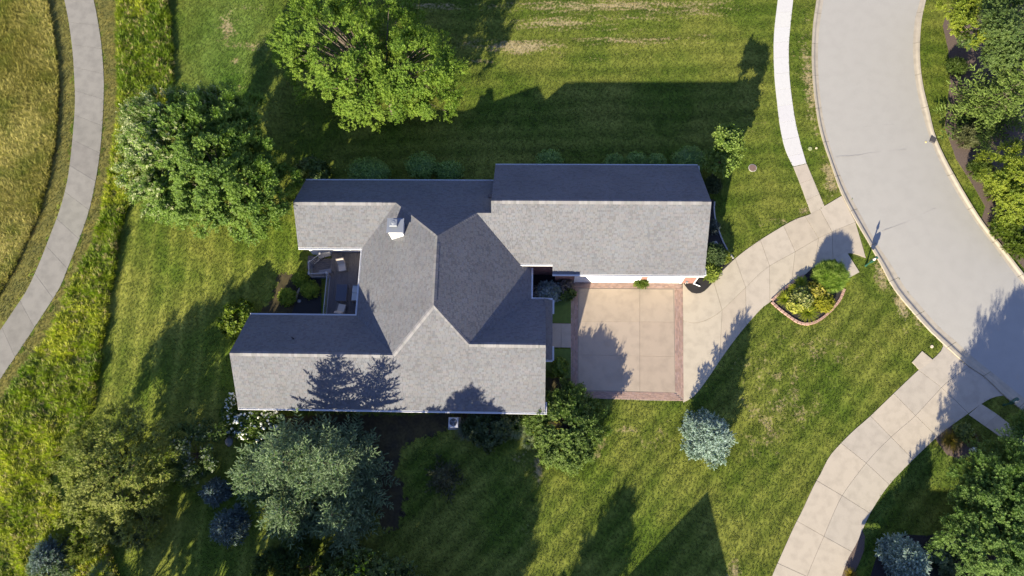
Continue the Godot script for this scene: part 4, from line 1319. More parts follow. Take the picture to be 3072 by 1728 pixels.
func build_yard_things() -> void:
	# air conditioner
	var ac := thing("air_conditioner", "pale square outdoor air conditioner with a round fan grille on top", "air conditioner", Vector3(-6.16, 0.84, -5.68))
	ac.position.y = 0.0
	var b := MB.new()
	b.bevel_box(Vector3(0, 0.42, 0), Vector3(0.74, 0.84, 0.74), 0.05)
	var cab := obj("cabinet", b, plain(lin(0.5, 0.5, 0.5), 0.5), ac)
	var pad := MB.new()
	pad.box(Vector3(0, 0.02, 0), Vector3(0.92, 0.08, 0.92))
	obj("pad", pad, M.concrete, ac)
	var w := MB.new()
	w.tube(Vector3(0, 0.8, 0), Vector3(0, 0.844, 0), 0.27, 0.27, 20)
	obj("fan_well", w, plain(lin(0.05, 0.055, 0.06), 0.6), ac)
	for i in 3:
		var f := MB.new()
		var bs := Basis(Vector3.UP, TAU * i / 3.0 + 0.5) * Basis(Vector3.RIGHT, 0.3)
		f.box(Vector3(0, 0.853, 0) + Basis(Vector3.UP, TAU * i / 3.0 + 0.5) * Vector3(0.13, 0, 0), Vector3(0.2, 0.008, 0.13), bs)
		obj("fan_blade", f, M.metal, ac)
	var gr := MB.new()
	for r in [0.09, 0.18, 0.275]:
		for i in 20:
			gr.tube(Vector3(cos(TAU * i / 20) * r, 0.885, sin(TAU * i / 20) * r), Vector3(cos(TAU * (i + 1) / 20) * r, 0.885, sin(TAU * (i + 1) / 20) * r), 0.006, 0.006, 4)
	obj("grille", gr, M.metal, ac)
	# mailboxes
	mailbox("green mailbox post standing beside the planted island and the drive", Vector3(25.28, 0.0, -18.28), 2.2)
	mailbox("green mailbox post in tree shade by the neighbouring drive", Vector3(33.87, 0.0, -7.65), 2.2)
	# covers and small fittings in the grass
	var mh := thing("manhole_cover", "round brown manhole cover in the side lawn", "manhole", Vector3(17.23, 0.0, -26.56))
	var ring := MB.new()
	ring.tube(Vector3(0, 0, 0), Vector3(0, 0.05, 0), 0.34, 0.33, 20)
	obj("rim", ring, M.concrete, mh)
	var cov := MB.new()
	cov.tube(Vector3(0, 0.05, 0), Vector3(0, 0.062, 0), 0.29, 0.285, 20)
	obj("lid", cov, plain(lin(0.15, 0.095, 0.07), 0.7), mh)
	for q in [["round greenish utility lid in the verge by the white path", Vector3(22.00, 0.0, -28.30), 0.17, lin(0.25, 0.27, 0.12)], ["small cream valve cap in the verge by the kerb", Vector3(22.51, 0.0, -28.35), 0.09, lin(0.6, 0.5, 0.3)], ["small cream valve cap in the grass near the lower drive", Vector3(29.38, 0.0, -11.93), 0.12, lin(0.5, 0.42, 0.3)], ["tiny yellow cap on the road beside the storm drain", Vector3(31.34, 0.0, -28.91), 0.07, lin(0.7, 0.55, 0.2)]]:
		var m := MB.new()
		m.tube(Vector3.ZERO, Vector3(0, 0.06, 0), q[2], q[2] * 0.92, 12)
		var o := obj("valve_cap", m, plain(q[3], 0.7))
		o.position = q[1]
		tag(o, q[0], "cover")
	var dr := thing("storm_drain", "dark storm drain mouth set into the far kerb", "drain", Vector3(31.91, 0.0, -29.09), -0.45)
	var hd := MB.new()
	hd.bevel_box(Vector3(0, 0.08, 0), Vector3(0.42, 0.14, 0.5), 0.02)
	obj("hood", hd, plain(lin(0.05, 0.045, 0.045), 0.7), dr)
	# the brick edging of the island bed
	var ed := thing("bed_edging", "low pinkish edging of blocks round the planted island", "edging")
	for line in [vv([17.82, -15.28, 18.26, -14.80, 18.97, -14.19, 19.62, -13.72, 20.16, -13.55, 20.72, -13.63, 21.37, -13.94, 22.20, -14.62, 22.98, -15.50, 23.44, -16.43]), vv([17.86, -15.40, 18.89, -16.34, 19.78, -16.97, 20.68, -17.55])]:
		var pts := along(smooth(line, 6), 0.30)
		for i in pts.size() - 1:
			var d := (pts[i + 1] - pts[i]).normalized()
			var m := MB.new()
			var k := rng.randf_range(0.85, 1.15)
			m.bevel_box(in3((pts[i] + pts[i + 1]) * 0.5, 0.06), Vector3(0.275, 0.14, 0.2 + rng.randf_range(-0.02, 0.02)), 0.02, Basis(Vector3.UP, atan2(-d.y, d.x) + rng.randf_range(-0.06, 0.06)), Color(0.32 * k, 0.2 * k, 0.15 * k))
			obj("edging_block", m, M.brick, ed)
	var ed2 := thing("bed_edging", "grey curving edging strip beside the garage's east bed", "edging")
	var pts2 := along(smooth(vv([13.99, -23.58, 13.92, -22.82, 14.00, -21.87, 14.38, -20.37, 14.83, -19.32, 15.23, -18.67]), 6), 0.22)
	for i in pts2.size() - 1:
		var d := (pts2[i + 1] - pts2[i]).normalized()
		var m := MB.new()
		m.bevel_box(in3((pts2[i] + pts2[i + 1]) * 0.5, 0.045), Vector3(0.215, 0.1, 0.11), 0.02, Basis(Vector3.UP, atan2(-d.y, d.x)), Color(0.35, 0.33, 0.3))
		obj("edging_block", m, M.brick, ed2)
	var ed3 := thing("bed_edging", "curving tan stone edging of the bed below the deck", "edging")
	var pts3 := along(smooth(vv([-18.30, -16.90, -18.57, -16.57, -18.76, -16.15, -18.99, -15.61, -19.11, -14.87]), 6), 0.26)
	for i in pts3.size() - 1:
		var d := (pts3[i + 1] - pts3[i]).normalized()
		var m := MB.new()
		m.bevel_box(in3((pts3[i] + pts3[i + 1]) * 0.5, 0.05), Vector3(0.25, 0.12, 0.17), 0.03, Basis(Vector3.UP, atan2(-d.y, d.x)), Color(0.34, 0.27, 0.19))
		obj("edging_block", m, M.brick, ed3)
	# stones, globes and ornaments
	lump("boulder", "pale grey boulder beside the white flowering bush", "rock", Vector3(-22.90, 0.0, -4.11), Vector3(0.3, 0.25, 0.4), M.stone, "garden boulders")
	lump("boulder", "rounded pale boulder in the shadow above the dark bush", "rock", Vector3(-23.71, 0.0, -4.74), Vector3(0.22, 0.2, 0.2), M.stone, "garden boulders")
	lump("boulder", "grey ring-shaped stone in the dark bed under the deck", "rock", Vector3(-18.79, 0.0, -14.96), Vector3(0.16, 0.14, 0.16), M.stone, "garden boulders")
	lump("boulder", "grey stone among the orange grass of the small bed", "rock", Vector3(30.17, 0.0, -5.08), Vector3(0.22, 0.2, 0.2), M.stone, "garden boulders")
	for i in 3:
		lump("boulder", ["first of three pale stones in a row beyond the corner spruce", "middle one of three pale stones in a row beyond the corner spruce", "third of three pale stones, nearest the big tree"][i], "rock", [Vector3(28.43, 0.0, 1.89), Vector3(28.90, 0.0, 1.85), Vector3(29.31, 0.0, 1.85)][i], Vector3(0.14, 0.14, 0.14), M.stone, "garden boulders")
	lump("boulder", "long grey boulder in the dark bed east of the garage", "rock", Vector3(13.79, 0.0, -19.95), Vector3(0.3, 0.3, 0.3), M.stone, "garden boulders")
	var gl := MB.new()
	gl.blob(Vector3(0, 0.5, 0), Vector3.ONE * 0.19, 8, 12)
	gl.tube(Vector3.ZERO, Vector3(0, 0.35, 0), 0.1, 0.08, 8)
	var go := obj("garden_globe", gl, plain(lin(0.85, 0.85, 0.82), 0.4))
	go.position = Vector3(21.86, 0.40, -15.79)
	go.position.y = 0.0
	tag(go, "white ball ornament among the yellow plants of the island", "ornament")
	var g2: MeshInstance3D = go.duplicate()
	g2.name = numbered("garden_globe")
	add_child(g2)
	g2.position = Vector3(31.00, 0.0, -4.40)
	tag(g2, "white ball ornament in the orange grass bed by the lower drive", "ornament")
	var lb := MB.new()
	lb.tube(Vector3.ZERO, Vector3(0, 0.5, 0), 0.03, 0.03, 6)
	lb.bevel_box(Vector3(0, 0.56, 0), Vector3(0.42, 0.14, 0.3), 0.03, Basis(Vector3.UP, 0.3))
	var lo := obj("garden_lamp", lb, plain(lin(0.8, 0.8, 0.76), 0.5))
	lo.position = Vector3(21.46, 0.50, -16.66)
	lo.position.y = 0.0
	tag(lo, "white box-shaped garden light beside the tall island grass", "garden lamp")
	var bb := MB.new()
	bb.tube(Vector3.ZERO, Vector3(0, 0.4, 0), 0.04, 0.04, 6)
	bb.tube(Vector3(0, 0.4, 0), Vector3(0, 0.46, 0), 0.08, 0.14, 10)
	var bo := obj("bird_bath", bb, plain(lin(0.55, 0.6, 0.58), 0.4))
	bo.position = Vector3(22.08, 0.0, -16.34)
	tag(bo, "small pale dish on a stand between the two white ornaments", "ornament")
	# the trellis with its plant between the garage doors
	var tr := thing("trellis", "pinkish slatted trellis between the two garage doors", "trellis", Vector3(8.01, 0.0, -16.87))
	for i in 4:
		var m := MB.new()
		m.box(Vector3(-0.2 + i * 0.13, 0.9, 0.05), Vector3(0.04, 1.8, 0.03))
		obj("slat", m, plain(lin(0.5, 0.36, 0.3), 0.8), tr)
	for i in 3:
		var m := MB.new()
		m.box(Vector3(0, 0.5 + i * 0.55, 0.075), Vector3(0.5, 0.04, 0.02))
		obj("rail", m, plain(lin(0.5, 0.36, 0.3), 0.8), tr)
	var fa := thing("garden_tap", "small pale standpipe by the garage's brick corner", "tap", Vector3(11.33, 0.0, -16.66))
	var fm := MB.new()
	fm.tube(Vector3.ZERO, Vector3(0, 0.6, 0), 0.03, 0.03, 6)
	fm.tube(Vector3(0, 0.55, 0), Vector3(0.12, 0.5, 0.1), 0.03, 0.035, 6)
	obj("pipe", fm, M.concrete, fa)
	var hw := MB.new()
	hw.tube(Vector3(0, 0.6, 0), Vector3(0, 0.66, 0), 0.09, 0.09, 8)
	obj("handle", hw, M.metal, fa)
	# a crouched hose reel by the court wall
	var hr := thing("hose_reel", "dark hose reel against the brick court wall", "hose reel", Vector3(-0.62, 0, -16.05))
	var rm := MB.new()
	rm.tube(Vector3(0.05, 0.4, -0.22), Vector3(0.05, 0.4, 0.22), 0.22, 0.22, 14)
	obj("drum", rm, plain(lin(0.03, 0.035, 0.03), 0.6), hr)
	for s in [-0.25, 0.25]:
		var m := MB.new()
		m.box(Vector3(0.05, 0.25, s), Vector3(0.4, 0.5, 0.03))
		obj("side_plate", m, M.metal, hr)


func leaf_sprig(seed_: int, n: int, long: float, leaf: float, wide: float, spread := 1.0) -> ArrayMesh:
	# a twig along +y with n leaves round it
	var r := RandomNumberGenerator.new()
	r.seed = seed_
	var m := MB.new()
	for i in n:
		var t := (i + 0.5) / n
		var p := Vector3(r.randf_range(-0.06, 0.06), long * t, r.randf_range(-0.06, 0.06)) * Vector3(long, 1, long)
		var a := i * 2.4 + r.randf_range(-0.5, 0.5)
		var d := Vector3(cos(a) * spread, r.randf_range(0.1, 0.9), sin(a) * spread).normalized()
		var s := d.cross(Vector3(r.randf_range(-0.5, 0.5), 1, r.randf_range(-0.5, 0.5))).normalized()
		var l := leaf * r.randf_range(0.7, 1.2)
		var w := wide * r.randf_range(0.8, 1.2)
		var u := s.cross(d).normalized()
		var k := r.randf_range(0.75, 1.25)
		var col := Color(k, k, k)
		var mid := p + d * l * 0.5
		m.face(p, mid + s * w * 0.5 + u * w * 0.15, p + d * l, u, col)
		m.face(p, p + d * l, mid - s * w * 0.5 + u * w * 0.15, u, col)
	return m.mesh()


func needle_sprig(seed_: int, n: int, long: float, needle: float, wide: float) -> ArrayMesh:
	var r := RandomNumberGenerator.new()
	r.seed = seed_
	var m := MB.new()
	for i in n:
		var t := (i + 0.5) / n
		var p := Vector3(0, long * t * 0.85, 0)
		var a := i * 2.4 + r.randf_range(-0.3, 0.3)
		var d := Vector3(cos(a), r.randf_range(0.9, 1.5), sin(a)).normalized()
		var s := d.cross(Vector3(sin(a), 0, -cos(a))).cross(d).normalized()
		var k := r.randf_range(0.8, 1.2)
		var l := needle * r.randf_range(0.8, 1.2)
		m.face(p - s * wide * 0.5, p + s * wide * 0.5, p + d * l, s.cross(d), Color(k, k, k))
	return m.mesh()


func turned(axis: Vector3, spin: float, scale: float, at: Vector3) -> Transform3D:
	var y := axis.normalized()
	var x := y.cross(Vector3(0.31, 0.9, 0.27)).normalized()
	var b := Basis(x, y, x.cross(y)) * Basis(Vector3.UP, spin)
	return Transform3D(b.scaled(Vector3.ONE * scale), at)


func anywhere(r: RandomNumberGenerator) -> Vector3:
	var z := r.randf_range(-1, 1)
	var a := r.randf() * TAU
	var s := sqrt(1 - z * z)
	return Vector3(cos(a) * s, z, sin(a) * s)


func broad(called: String, label: String, category: String, base: Vector3, lobes: Array, o: Dictionary, group := "") -> Node3D:
	# a tree or bush: lobes are [centre, radii, clumps]; leaves sit on twigs gathered in clumps
	var r := RandomNumberGenerator.new()
	r.seed = int(absf(base.x) * 917.0 + absf(base.z) * 331.0) + 7
	var t := thing(called, label, category, base, 0.0, group)
	var at := []
	var tint := []
	var noise := noise_of(int(base.x * 13.0) + 5, o.get("lump", 0.25), 2)
	var limbs := MB.new()
	var trunk_top := Vector3.ZERO
	var count := 0
	for l in lobes:
		trunk_top += l[0] - base
		count += 1
	trunk_top = trunk_top / count
	var fork := Vector3(trunk_top.x * 0.6, trunk_top.y * 0.45, trunk_top.z * 0.6)
	var tr: float = o.get("trunk", 0.18)
	var size: float = o.get("clump", 0.8)
	var c1: Color = o.c1
	var c2: Color = o.c2
	for l in lobes:
		var centre: Vector3 = l[0] - base
		var radii: Vector3 = l[1]
		for i in l[2]:
			var d := anywhere(r)
			if d.y < -0.3: d.y = -d.y * 0.5
			d = d.normalized()
			var k := lerpf(o.get("inner", 0.5), 1.0, pow(r.randf(), 0.5))
			var bulge: float = 1.0 + o.get("rag", 0.25) * noise.get_noise_3dv((centre + d * radii) * 4.0) * 2.0
			var c: Vector3 = centre + d * radii * k * bulge
			c.y = maxf(c.y, 0.1)
			var out: Vector3 = (d + (c - fork).normalized() * 0.6).normalized()
			var tone := r.randf()
			var cs := size * r.randf_range(0.7, 1.25)
			if i % 4 == 0 and tr > 0.0:
				var bend := fork.lerp(c, 0.5) + Vector3(0, 0.08 * fork.distance_to(c), 0)
				limbs.tube(fork, bend, tr * 0.32, tr * 0.2, 5)
				limbs.tube(bend, c, tr * 0.2, tr * 0.05, 4)
			for j in o.get("sprigs", 24):
				var dd: Vector3 = (anywhere(r) + out * 0.7 + Vector3(0, 0.25, 0)).normalized()
				var p: Vector3 = c + (dd * r.randf_range(0.35, 1.0) + out * r.randf_range(-0.2, 0.5) * o.get("streak", 0.5)) * cs
				if p.y < 0.04: continue
				var ax: Vector3 = (dd * 0.55 + out * o.get("sweep", 0.6) + anywhere(r) * 0.45 + Vector3(0, o.get("rise", 0.15), 0))
				at.append(turned(ax, r.randf() * TAU, r.randf_range(0.75, 1.25), p))
				var m := clampf(tone * 0.55 + r.randf() * 0.45, 0, 1)
				var col := c1.lerp(c2, m)
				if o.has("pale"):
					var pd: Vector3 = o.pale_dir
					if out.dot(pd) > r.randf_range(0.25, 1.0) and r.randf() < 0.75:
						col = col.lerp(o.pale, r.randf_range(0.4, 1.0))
				var g := r.randf_range(0.82, 1.18)
				tint.append(Color(col.r * g, col.g * g, col.b * g))
	copies(o.get("part", "crown"), o.sprig, at, tint, o.get("mat", M.leaf), t)
	if tr > 0.0:
		var trunk := MB.new()
		trunk.tube(Vector3(0, -0.05, 0), Vector3(0, 0.12, 0), tr * 1.5, tr * 1.1, 9)
		trunk.tube(Vector3(0, 0.12, 0), fork * 0.55, tr * 1.1, tr * 0.9, 9)
		trunk.tube(fork * 0.55, fork, tr * 0.9, tr * 0.65, 8)
		obj("trunk", trunk, M.bark, t)
		obj("limbs", limbs, M.bark, t)
	return t


func conifer(called: String, label: String, base: Vector3, high: float, wide: float, o: Dictionary, group := "") -> Node3D:
	var r := RandomNumberGenerator.new()
	r.seed = int(absf(base.x) * 613.0 + absf(base.z) * 211.0) + 3
	var t := thing(called, label, "conifer", base, 0.0, group)
	var at := []
	var tint := []
	var wood := MB.new()
	var step: float = o.get("step", 0.32)
	var c1: Color = o.c1
	var c2: Color = o.c2
	var space: float = o.get("space", 0.2)
	var y: float = o.get("low", 0.25)
	while y < high - 0.1:
		var f := y / high
		var l0 := wide * pow(1.0 - f, o.get("power", 0.8))
		var n := int(o.get("branches", 9.0) * (0.45 + 0.55 * (1.0 - f)))
		var a0 := r.randf() * TAU
		for b in maxi(n, 3):
			var a := a0 + TAU * b / maxi(n, 3) + r.randf_range(-0.25, 0.25)
			var l := l0 * r.randf_range(0.7, 1.12) * (1.0 + 0.06 * sin(a * 2.0 + base.x) + 0.07 * sin(a * 5.0 + base.z))
			var h := y + r.randf_range(-0.5, 0.5) * step
			var pitch: float = lerpf(o.get("droop", -0.1), o.get("lift", 0.75), f * f) + r.randf_range(-1.0, 1.0) * o.get("vary", 0.12)
			var d := Vector3(cos(a) * cos(pitch), sin(pitch), sin(a) * cos(pitch))
			var side := Vector3(-sin(a), 0, cos(a))
			var up := side.cross(d)
			if up.y < 0: up = -up
			var tone := r.randf()
			var p0 := Vector3(0, h, 0)
			var tip := p0 + d * l + Vector3(0, o.get("curl", 0.12) * l, 0)
			if l > 0.5:
				wood.tube(p0, p0 + d * l * 0.8, 0.012 + 0.012 * l, 0.006, 4, Color.WHITE, false)
			var s := l * 0.12
			while s < l:
				var q := p0 + d * s + Vector3(0, o.get("curl", 0.12) * s * s / maxf(l, 0.01), 0)
				var tw := minf((l - s) * o.get("fan", 0.5) + 0.06, o.get("twig", 0.7))
				for sd in [-1.0, 1.0]:
					var td: Vector3 = (side * sd * r.randf_range(0.7, 1.0) + d * r.randf_range(0.5, 0.8) + Vector3(0, r.randf_range(-0.2, 0.12), 0)).normalized()
					var e := 0.0
					while e <= tw:
						at.append(turned(td + anywhere(r) * 0.45 + up * r.randf_range(0.0, 0.5), r.randf() * TAU, r.randf_range(0.75, 1.25), q + td * e))
						var m := clampf(0.5 * tone + 0.5 * r.randf() + (0.2 if e > tw - space else 0.0), 0, 1)
						var col := c1.lerp(c2, m)
						var g := r.randf_range(0.82, 1.18)
						tint.append(Color(col.r * g, col.g * g, col.b * g))
						e += space
				s += space
			at.append(turned(d + Vector3(0, 0.2, 0), 0, 1.2, tip - d * 0.1))
			tint.append(c2)
		y += step
	for i in 5:
		at.append(turned(Vector3(r.randf_range(-0.15, 0.15), 1, r.randf_range(-0.15, 0.15)), i, 1.2, Vector3(0, high - 0.35 + i * 0.08, 0)))
		tint.append(c2)
	copies("foliage", o.sprig, at, tint, M.needle, t)
	var trunk := MB.new()
	trunk.tube(Vector3(0, -0.05, 0), Vector3(0, high * 0.97, 0), 0.035 * high * 0.6 + 0.03, 0.012, 8)
	obj("trunk", trunk, M.bark, t)
	obj("branches", wood, M.bark, t)
	return t


func dome(called: String, label: String, at0: Vector3, rad: Vector3, o: Dictionary, group := "", category := "shrub") -> Node3D:
	# a dense clipped shrub: leaves over a leafy heart
	var r := RandomNumberGenerator.new()
	r.seed = int(absf(at0.x) * 401.0 + absf(at0.z) * 173.0) + 1
	var t := thing(called, label, category, at0, 0.0, group)
	var c1: Color = o.c1
	var c2: Color = o.c2
	var heart := MB.new()
	var nz := noise_of(int(at0.x * 7.0) + 2, 0.6, 2)
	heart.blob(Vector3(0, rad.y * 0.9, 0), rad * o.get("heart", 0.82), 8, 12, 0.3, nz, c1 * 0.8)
	obj("inner_leaves", heart, M.leaf, t)
	var at := []
	var tint := []
	for i in o.n:
		var d := anywhere(r)
		if d.y < -0.4: d.y = -d.y
		var k := 1.0 + 0.25 * nz.get_noise_3dv(d * 3.0 + at0)
		var p := Vector3(0, rad.y * 0.9, 0) + d * rad * r.randf_range(0.74, 1.0) * k
		if p.y < 0.03: continue
		at.append(turned((d / rad).normalized() * o.get("out", 0.7) + anywhere(r) * 0.6 + Vector3(0, o.get("rise", 0.2), 0), r.randf() * TAU, r.randf_range(0.7, 1.25), p))
		var col := c1.lerp(c2, clampf(0.5 + nz.get_noise_3dv(p * 3.0) * 0.9 + r.randf_range(-0.35, 0.35), 0, 1))
		tint.append(col)
	copies("leaves", o.sprig, at, tint, o.get("mat", M.leaf), t)
	return t


func tuft(called: String, label: String, at0: Vector3, high: float, wide: float, n: int, c1: Color, c2: Color, blade := 0.03, group := "", tip: Color = Color(0, 0, 0, 0)) -> Node3D:
	# a fountain of arching grass blades
	var r := RandomNumberGenerator.new()
	r.seed = int(absf(at0.x) * 97.0 + absf(at0.z) * 59.0) + 11
	var t := thing(called, label, "plant", at0, 0.0, group)
	var m := MB.new()
	for i in n:
		var a := r.randf() * TAU
		var out := wide * sqrt(r.randf_range(0.04, 1.0))
		var h := high * r.randf_range(0.75, 1.1) * (1.0 - 0.35 * out / wide)
		var d := Vector3(cos(a), 0, sin(a))
		var s := Vector3(-sin(a), 0, cos(a)) * blade * r.randf_range(0.7, 1.3)
		var p0 := d * wide * 0.15 * r.randf()
		var col := c1.lerp(c2, r.randf())
		var pts := []
		for k in 5:
			var q := k / 4.0
			pts.append(p0 + d * out * pow(q, 1.7) + Vector3(0, h * (q * 1.55 - 0.62 * q * q * (1.0 + 0.35 * out / wide)), 0))
		for k in 4:
			var w0 := 1.0 - 0.8 * k / 4.0
			var w1 := 1.0 - 0.8 * (k + 1) / 4.0
			var cc := col.lerp(tip, 0.7) if tip.a > 0.0 and k == 3 else col
			m.quad(pts[k] - s * w0, pts[k] + s * w0, pts[k + 1] + s * w1, pts[k + 1] - s * w1, Vector3(d.x * -0.3, 1, d.z * -0.3), cc)
	obj("blades", m, M.leaf, t)
	return t


func build_plants() -> void:
	var S := {}
	S.maple = leaf_sprig(1, 13, 0.42, 0.17, 0.13)
	S.fine = leaf_sprig(2, 13, 0.34, 0.12, 0.07)
	S.tiny = leaf_sprig(22, 15, 0.3, 0.095, 0.055)
	S.blade = needle_sprig(23, 14, 0.2, 0.36, 0.03)
	S.box = leaf_sprig(3, 10, 0.14, 0.06, 0.04)
	S.big = leaf_sprig(4, 7, 0.22, 0.24, 0.15)
	S.long = leaf_sprig(5, 9, 0.2, 0.34, 0.075, 1.4)
	S.small = leaf_sprig(6, 11, 0.22, 0.1, 0.06)
	S.spruce = needle_sprig(7, 22, 0.26, 0.12, 0.035)
	S.soft = needle_sprig(8, 18, 0.36, 0.2, 0.04)
	S.drape = needle_sprig(9, 20, 0.34, 0.13, 0.05)
	# ---- the large trees
	var hi := 7.0
	broad("maple_tree", "broad bright green tree with two rounded crowns beyond the house, at the top edge", "tree", Vector3(-12.31, 0.0, -31.25), [
		[Vector3(-16.36, 5.80, -33.95), Vector3(4.1, 3.2, 4.0), 130], [Vector3(-9.94, 4.40, -32.54), Vector3(3.5, 2.7, 3.6), 110], [Vector3(-13.55, 4.00, -30.97), Vector3(2.9, 2.4, 2.5), 64], [Vector3(-15.56, 6.00, -38.02), Vector3(3.8, 3.0, 3.2), 64], [Vector3(-11.76, 3.20, -37.67), Vector3(2.0, 1.6, 2.2), 18], [Vector3(-17.98, 3.60, -32.71), Vector3(1.9, 2.0, 2.0), 24], [Vector3(-8.64, 3.00, -31.25), Vector3(2.2, 1.3, 1.6), 34], [Vector3(-11.60, 2.60, -31.14), Vector3(2.2, 1.2, 1.3), 26], [Vector3(-12.25, 2.80, -36.43), Vector3(2.8, 1.2, 2.6), 34]],
		{"c1": lin(0.105, 0.2, 0.018), "c2": lin(0.265, 0.365, 0.045), "sprig": S.tiny, "sprigs": 40, "clump": 0.62, "trunk": 0.26, "rag": 0.2, "inner": 0.45})
	broad("silver_maple", "large tree with pale leaf undersides between the trail and the west wing", "tree", Vector3(-25.15, 0.0, -23.30), [
		[Vector3(-25.10, 6.30, -23.91), Vector3(4.5, 4.2, 4.5), 270], [Vector3(-26.93, 7.60, -25.33), Vector3(2.9, 2.8, 2.9), 100], [Vector3(-22.67, 4.50, -22.66), Vector3(3.4, 2.8, 3.4), 120], [Vector3(-26.48, 4.50, -22.48), Vector3(3.2, 2.6, 2.8), 90], [Vector3(-23.69, 6.30, -26.71), Vector3(3.0, 3.0, 2.5), 50], [Vector3(-22.08, 2.60, -20.68), Vector3(1.5, 1.3, 1.4), 20], [Vector3(-20.81, 3.00, -23.02), Vector3(1.5, 1.6, 1.6), 22]],
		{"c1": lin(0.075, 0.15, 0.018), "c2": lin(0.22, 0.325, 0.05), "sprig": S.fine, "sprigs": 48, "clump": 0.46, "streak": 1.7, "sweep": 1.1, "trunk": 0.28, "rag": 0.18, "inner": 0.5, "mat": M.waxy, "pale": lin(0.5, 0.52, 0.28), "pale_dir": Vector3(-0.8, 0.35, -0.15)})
	broad("crab_apple_tree", "wide olive and bronze leaved tree at the lower left, by the tall grass", "tree", Vector3(-29.46, 0.0, -1.55), [
		[Vector3(-28.78, 3.60, -1.56), Vector3(3.4, 2.4, 3.4), 120], [Vector3(-31.27, 2.80, -1.82), Vector3(2.2, 1.8, 2.6), 40], [Vector3(-28.59, 2.60, 1.06), Vector3(2.6, 1.6, 2.0), 45], [Vector3(-27.00, 3.00, -2.43), Vector3(1.8, 1.8, 2.2), 32], [Vector3(-29.63, 3.00, -4.44), Vector3(2.2, 1.6, 1.4), 30]],
		{"c1": lin(0.15, 0.18, 0.03), "c2": lin(0.37, 0.38, 0.09), "sprig": S.small, "sprigs": 40, "clump": 0.5, "trunk": 0.16, "rag": 0.22, "inner": 0.55})
	broad("flowering_bush", "dark leaved rounded bush with white flecks between bronze tree and house", "shrub", Vector3(-25.11, 0.0, -2.92), [
		[Vector3(-24.56, 1.80, -3.23), Vector3(1.7, 1.3, 2.1), 60]], {"c1": lin(0.055, 0.09, 0.024), "c2": lin(0.16, 0.22, 0.055), "sprig": S.small, "sprigs": 36, "clump": 0.4, "trunk": 0.08, "pale": lin(0.4, 0.42, 0.34), "pale_dir": Vector3(0.1, 0.55, 0.1)})
	# the tall pale conifers below the house
	var pale := {"c1": lin(0.085, 0.135, 0.07), "c2": lin(0.27, 0.35, 0.19), "sprig": S.drape, "step": 0.46, "branches": 8.0, "droop": -0.1, "lift": 0.8, "power": 0.66, "fan": 0.3, "twig": 0.7, "space": 0.22, "vary": 0.3, "low": 0.5, "curl": 0.1}
	conifer("fir_tree", "tall pale conifer in sunlight by the white flowers, west of the pair", Vector3(-16.68, 0.0, -2.50), 8.5, 4.3, pale, "tall pale conifers")
	conifer("fir_tree", "tall pale conifer of the pair nearer the air conditioner", Vector3(-13.58, 0.0, -2.32), 8.2, 4.1, pale, "tall pale conifers")
	conifer("fir_tree", "shorter pale conifer at the bottom of the group below the house", Vector3(-17.06, 0.0, 0.89), 5.2, 2.8, pale, "tall pale conifers")
	conifer("fir_tree", "shaded blue green conifer at the lower right of the group", Vector3(-13.28, 0.0, 1.05), 5.6, 3.1, pale, "tall pale conifers")
	conifer("fir_tree", "smallest pale conifer, at the left of the group beside the slate blue spruces", Vector3(-20.04, 0.0, -1.44), 4.4, 2.5, pale, "tall pale conifers")
	var blue := {"c1": lin(0.16, 0.225, 0.195), "c2": lin(0.4, 0.5, 0.45), "sprig": S.spruce, "step": 0.24, "branches": 13.0, "droop": 0.0, "lift": 0.9, "power": 0.55, "fan": 0.5, "twig": 0.4, "space": 0.16, "low": 0.1, "curl": 0.2}
	conifer("blue_spruce", "plump silver blue spruce standing alone on the front lawn", Vector3(12.06, 0.0, -4.90), 4.0, 1.95, blue, "blue spruces")
	conifer("blue_spruce", "silver blue spruce at the bottom right corner beside the mulch", Vector3(24.85, 0.0, 2.91), 3.2, 1.6, blue, "blue spruces")
	var dim := blue.duplicate()
	dim.c1 = lin(0.075, 0.105, 0.1)
	dim.c2 = lin(0.2, 0.26, 0.255)
	conifer("dwarf_spruce", "small slate blue spruce, upper of two left of the pale conifers", Vector3(-23.13, 0.0, -0.49), 1.9, 1.0, dim, "slate blue dwarf spruces")
	conifer("dwarf_spruce", "slate blue spruce, lower and larger of two left of the pale conifers", Vector3(-21.73, 0.0, 1.82), 2.5, 1.35, dim, "slate blue dwarf spruces")
	conifer("dwarf_spruce", "slate blue spruce in the tall grass at the lower left corner", Vector3(-34.11, 0.0, 4.05), 2.6, 1.35, dim, "slate blue dwarf spruces")
	var wild := {"c1": lin(0.04, 0.05, 0.025), "c2": lin(0.09, 0.10, 0.05), "sprig": S.soft, "step": 0.55, "branches": 7.0, "droop": 0.0, "lift": 0.8, "power": 0.8, "fan": 0.22, "twig": 0.3, "space": 0.2, "low": 0.4, "curl": 0.15}
	conifer("young_pine", "sparse star-shaped young pine in deep shade below the air conditioner", Vector3(-6.62, 0.0, -1.69), 3.4, 1.55, wild)
	broad("holly_tree", "dense dark green tree at the corner between house and forecourt", "tree", Vector3(2.25, 0.0, -5.34), [
		[Vector3(2.06, 1.35, -5.31), Vector3(2.35, 1.0, 2.2), 140], [Vector3(2.51, 1.10, -7.00), Vector3(1.3, 0.6, 1.2), 34], [Vector3(2.06, 1.20, -3.87), Vector3(1.6, 0.9, 1.0), 40]],
		{"c1": lin(0.07, 0.12, 0.02), "c2": lin(0.2, 0.28, 0.055), "sprig": S.fine, "sprigs": 26, "clump": 0.4, "trunk": 0.12, "rag": 0.25, "streak": 1.4, "sweep": 1.0, "inner": 0.55})
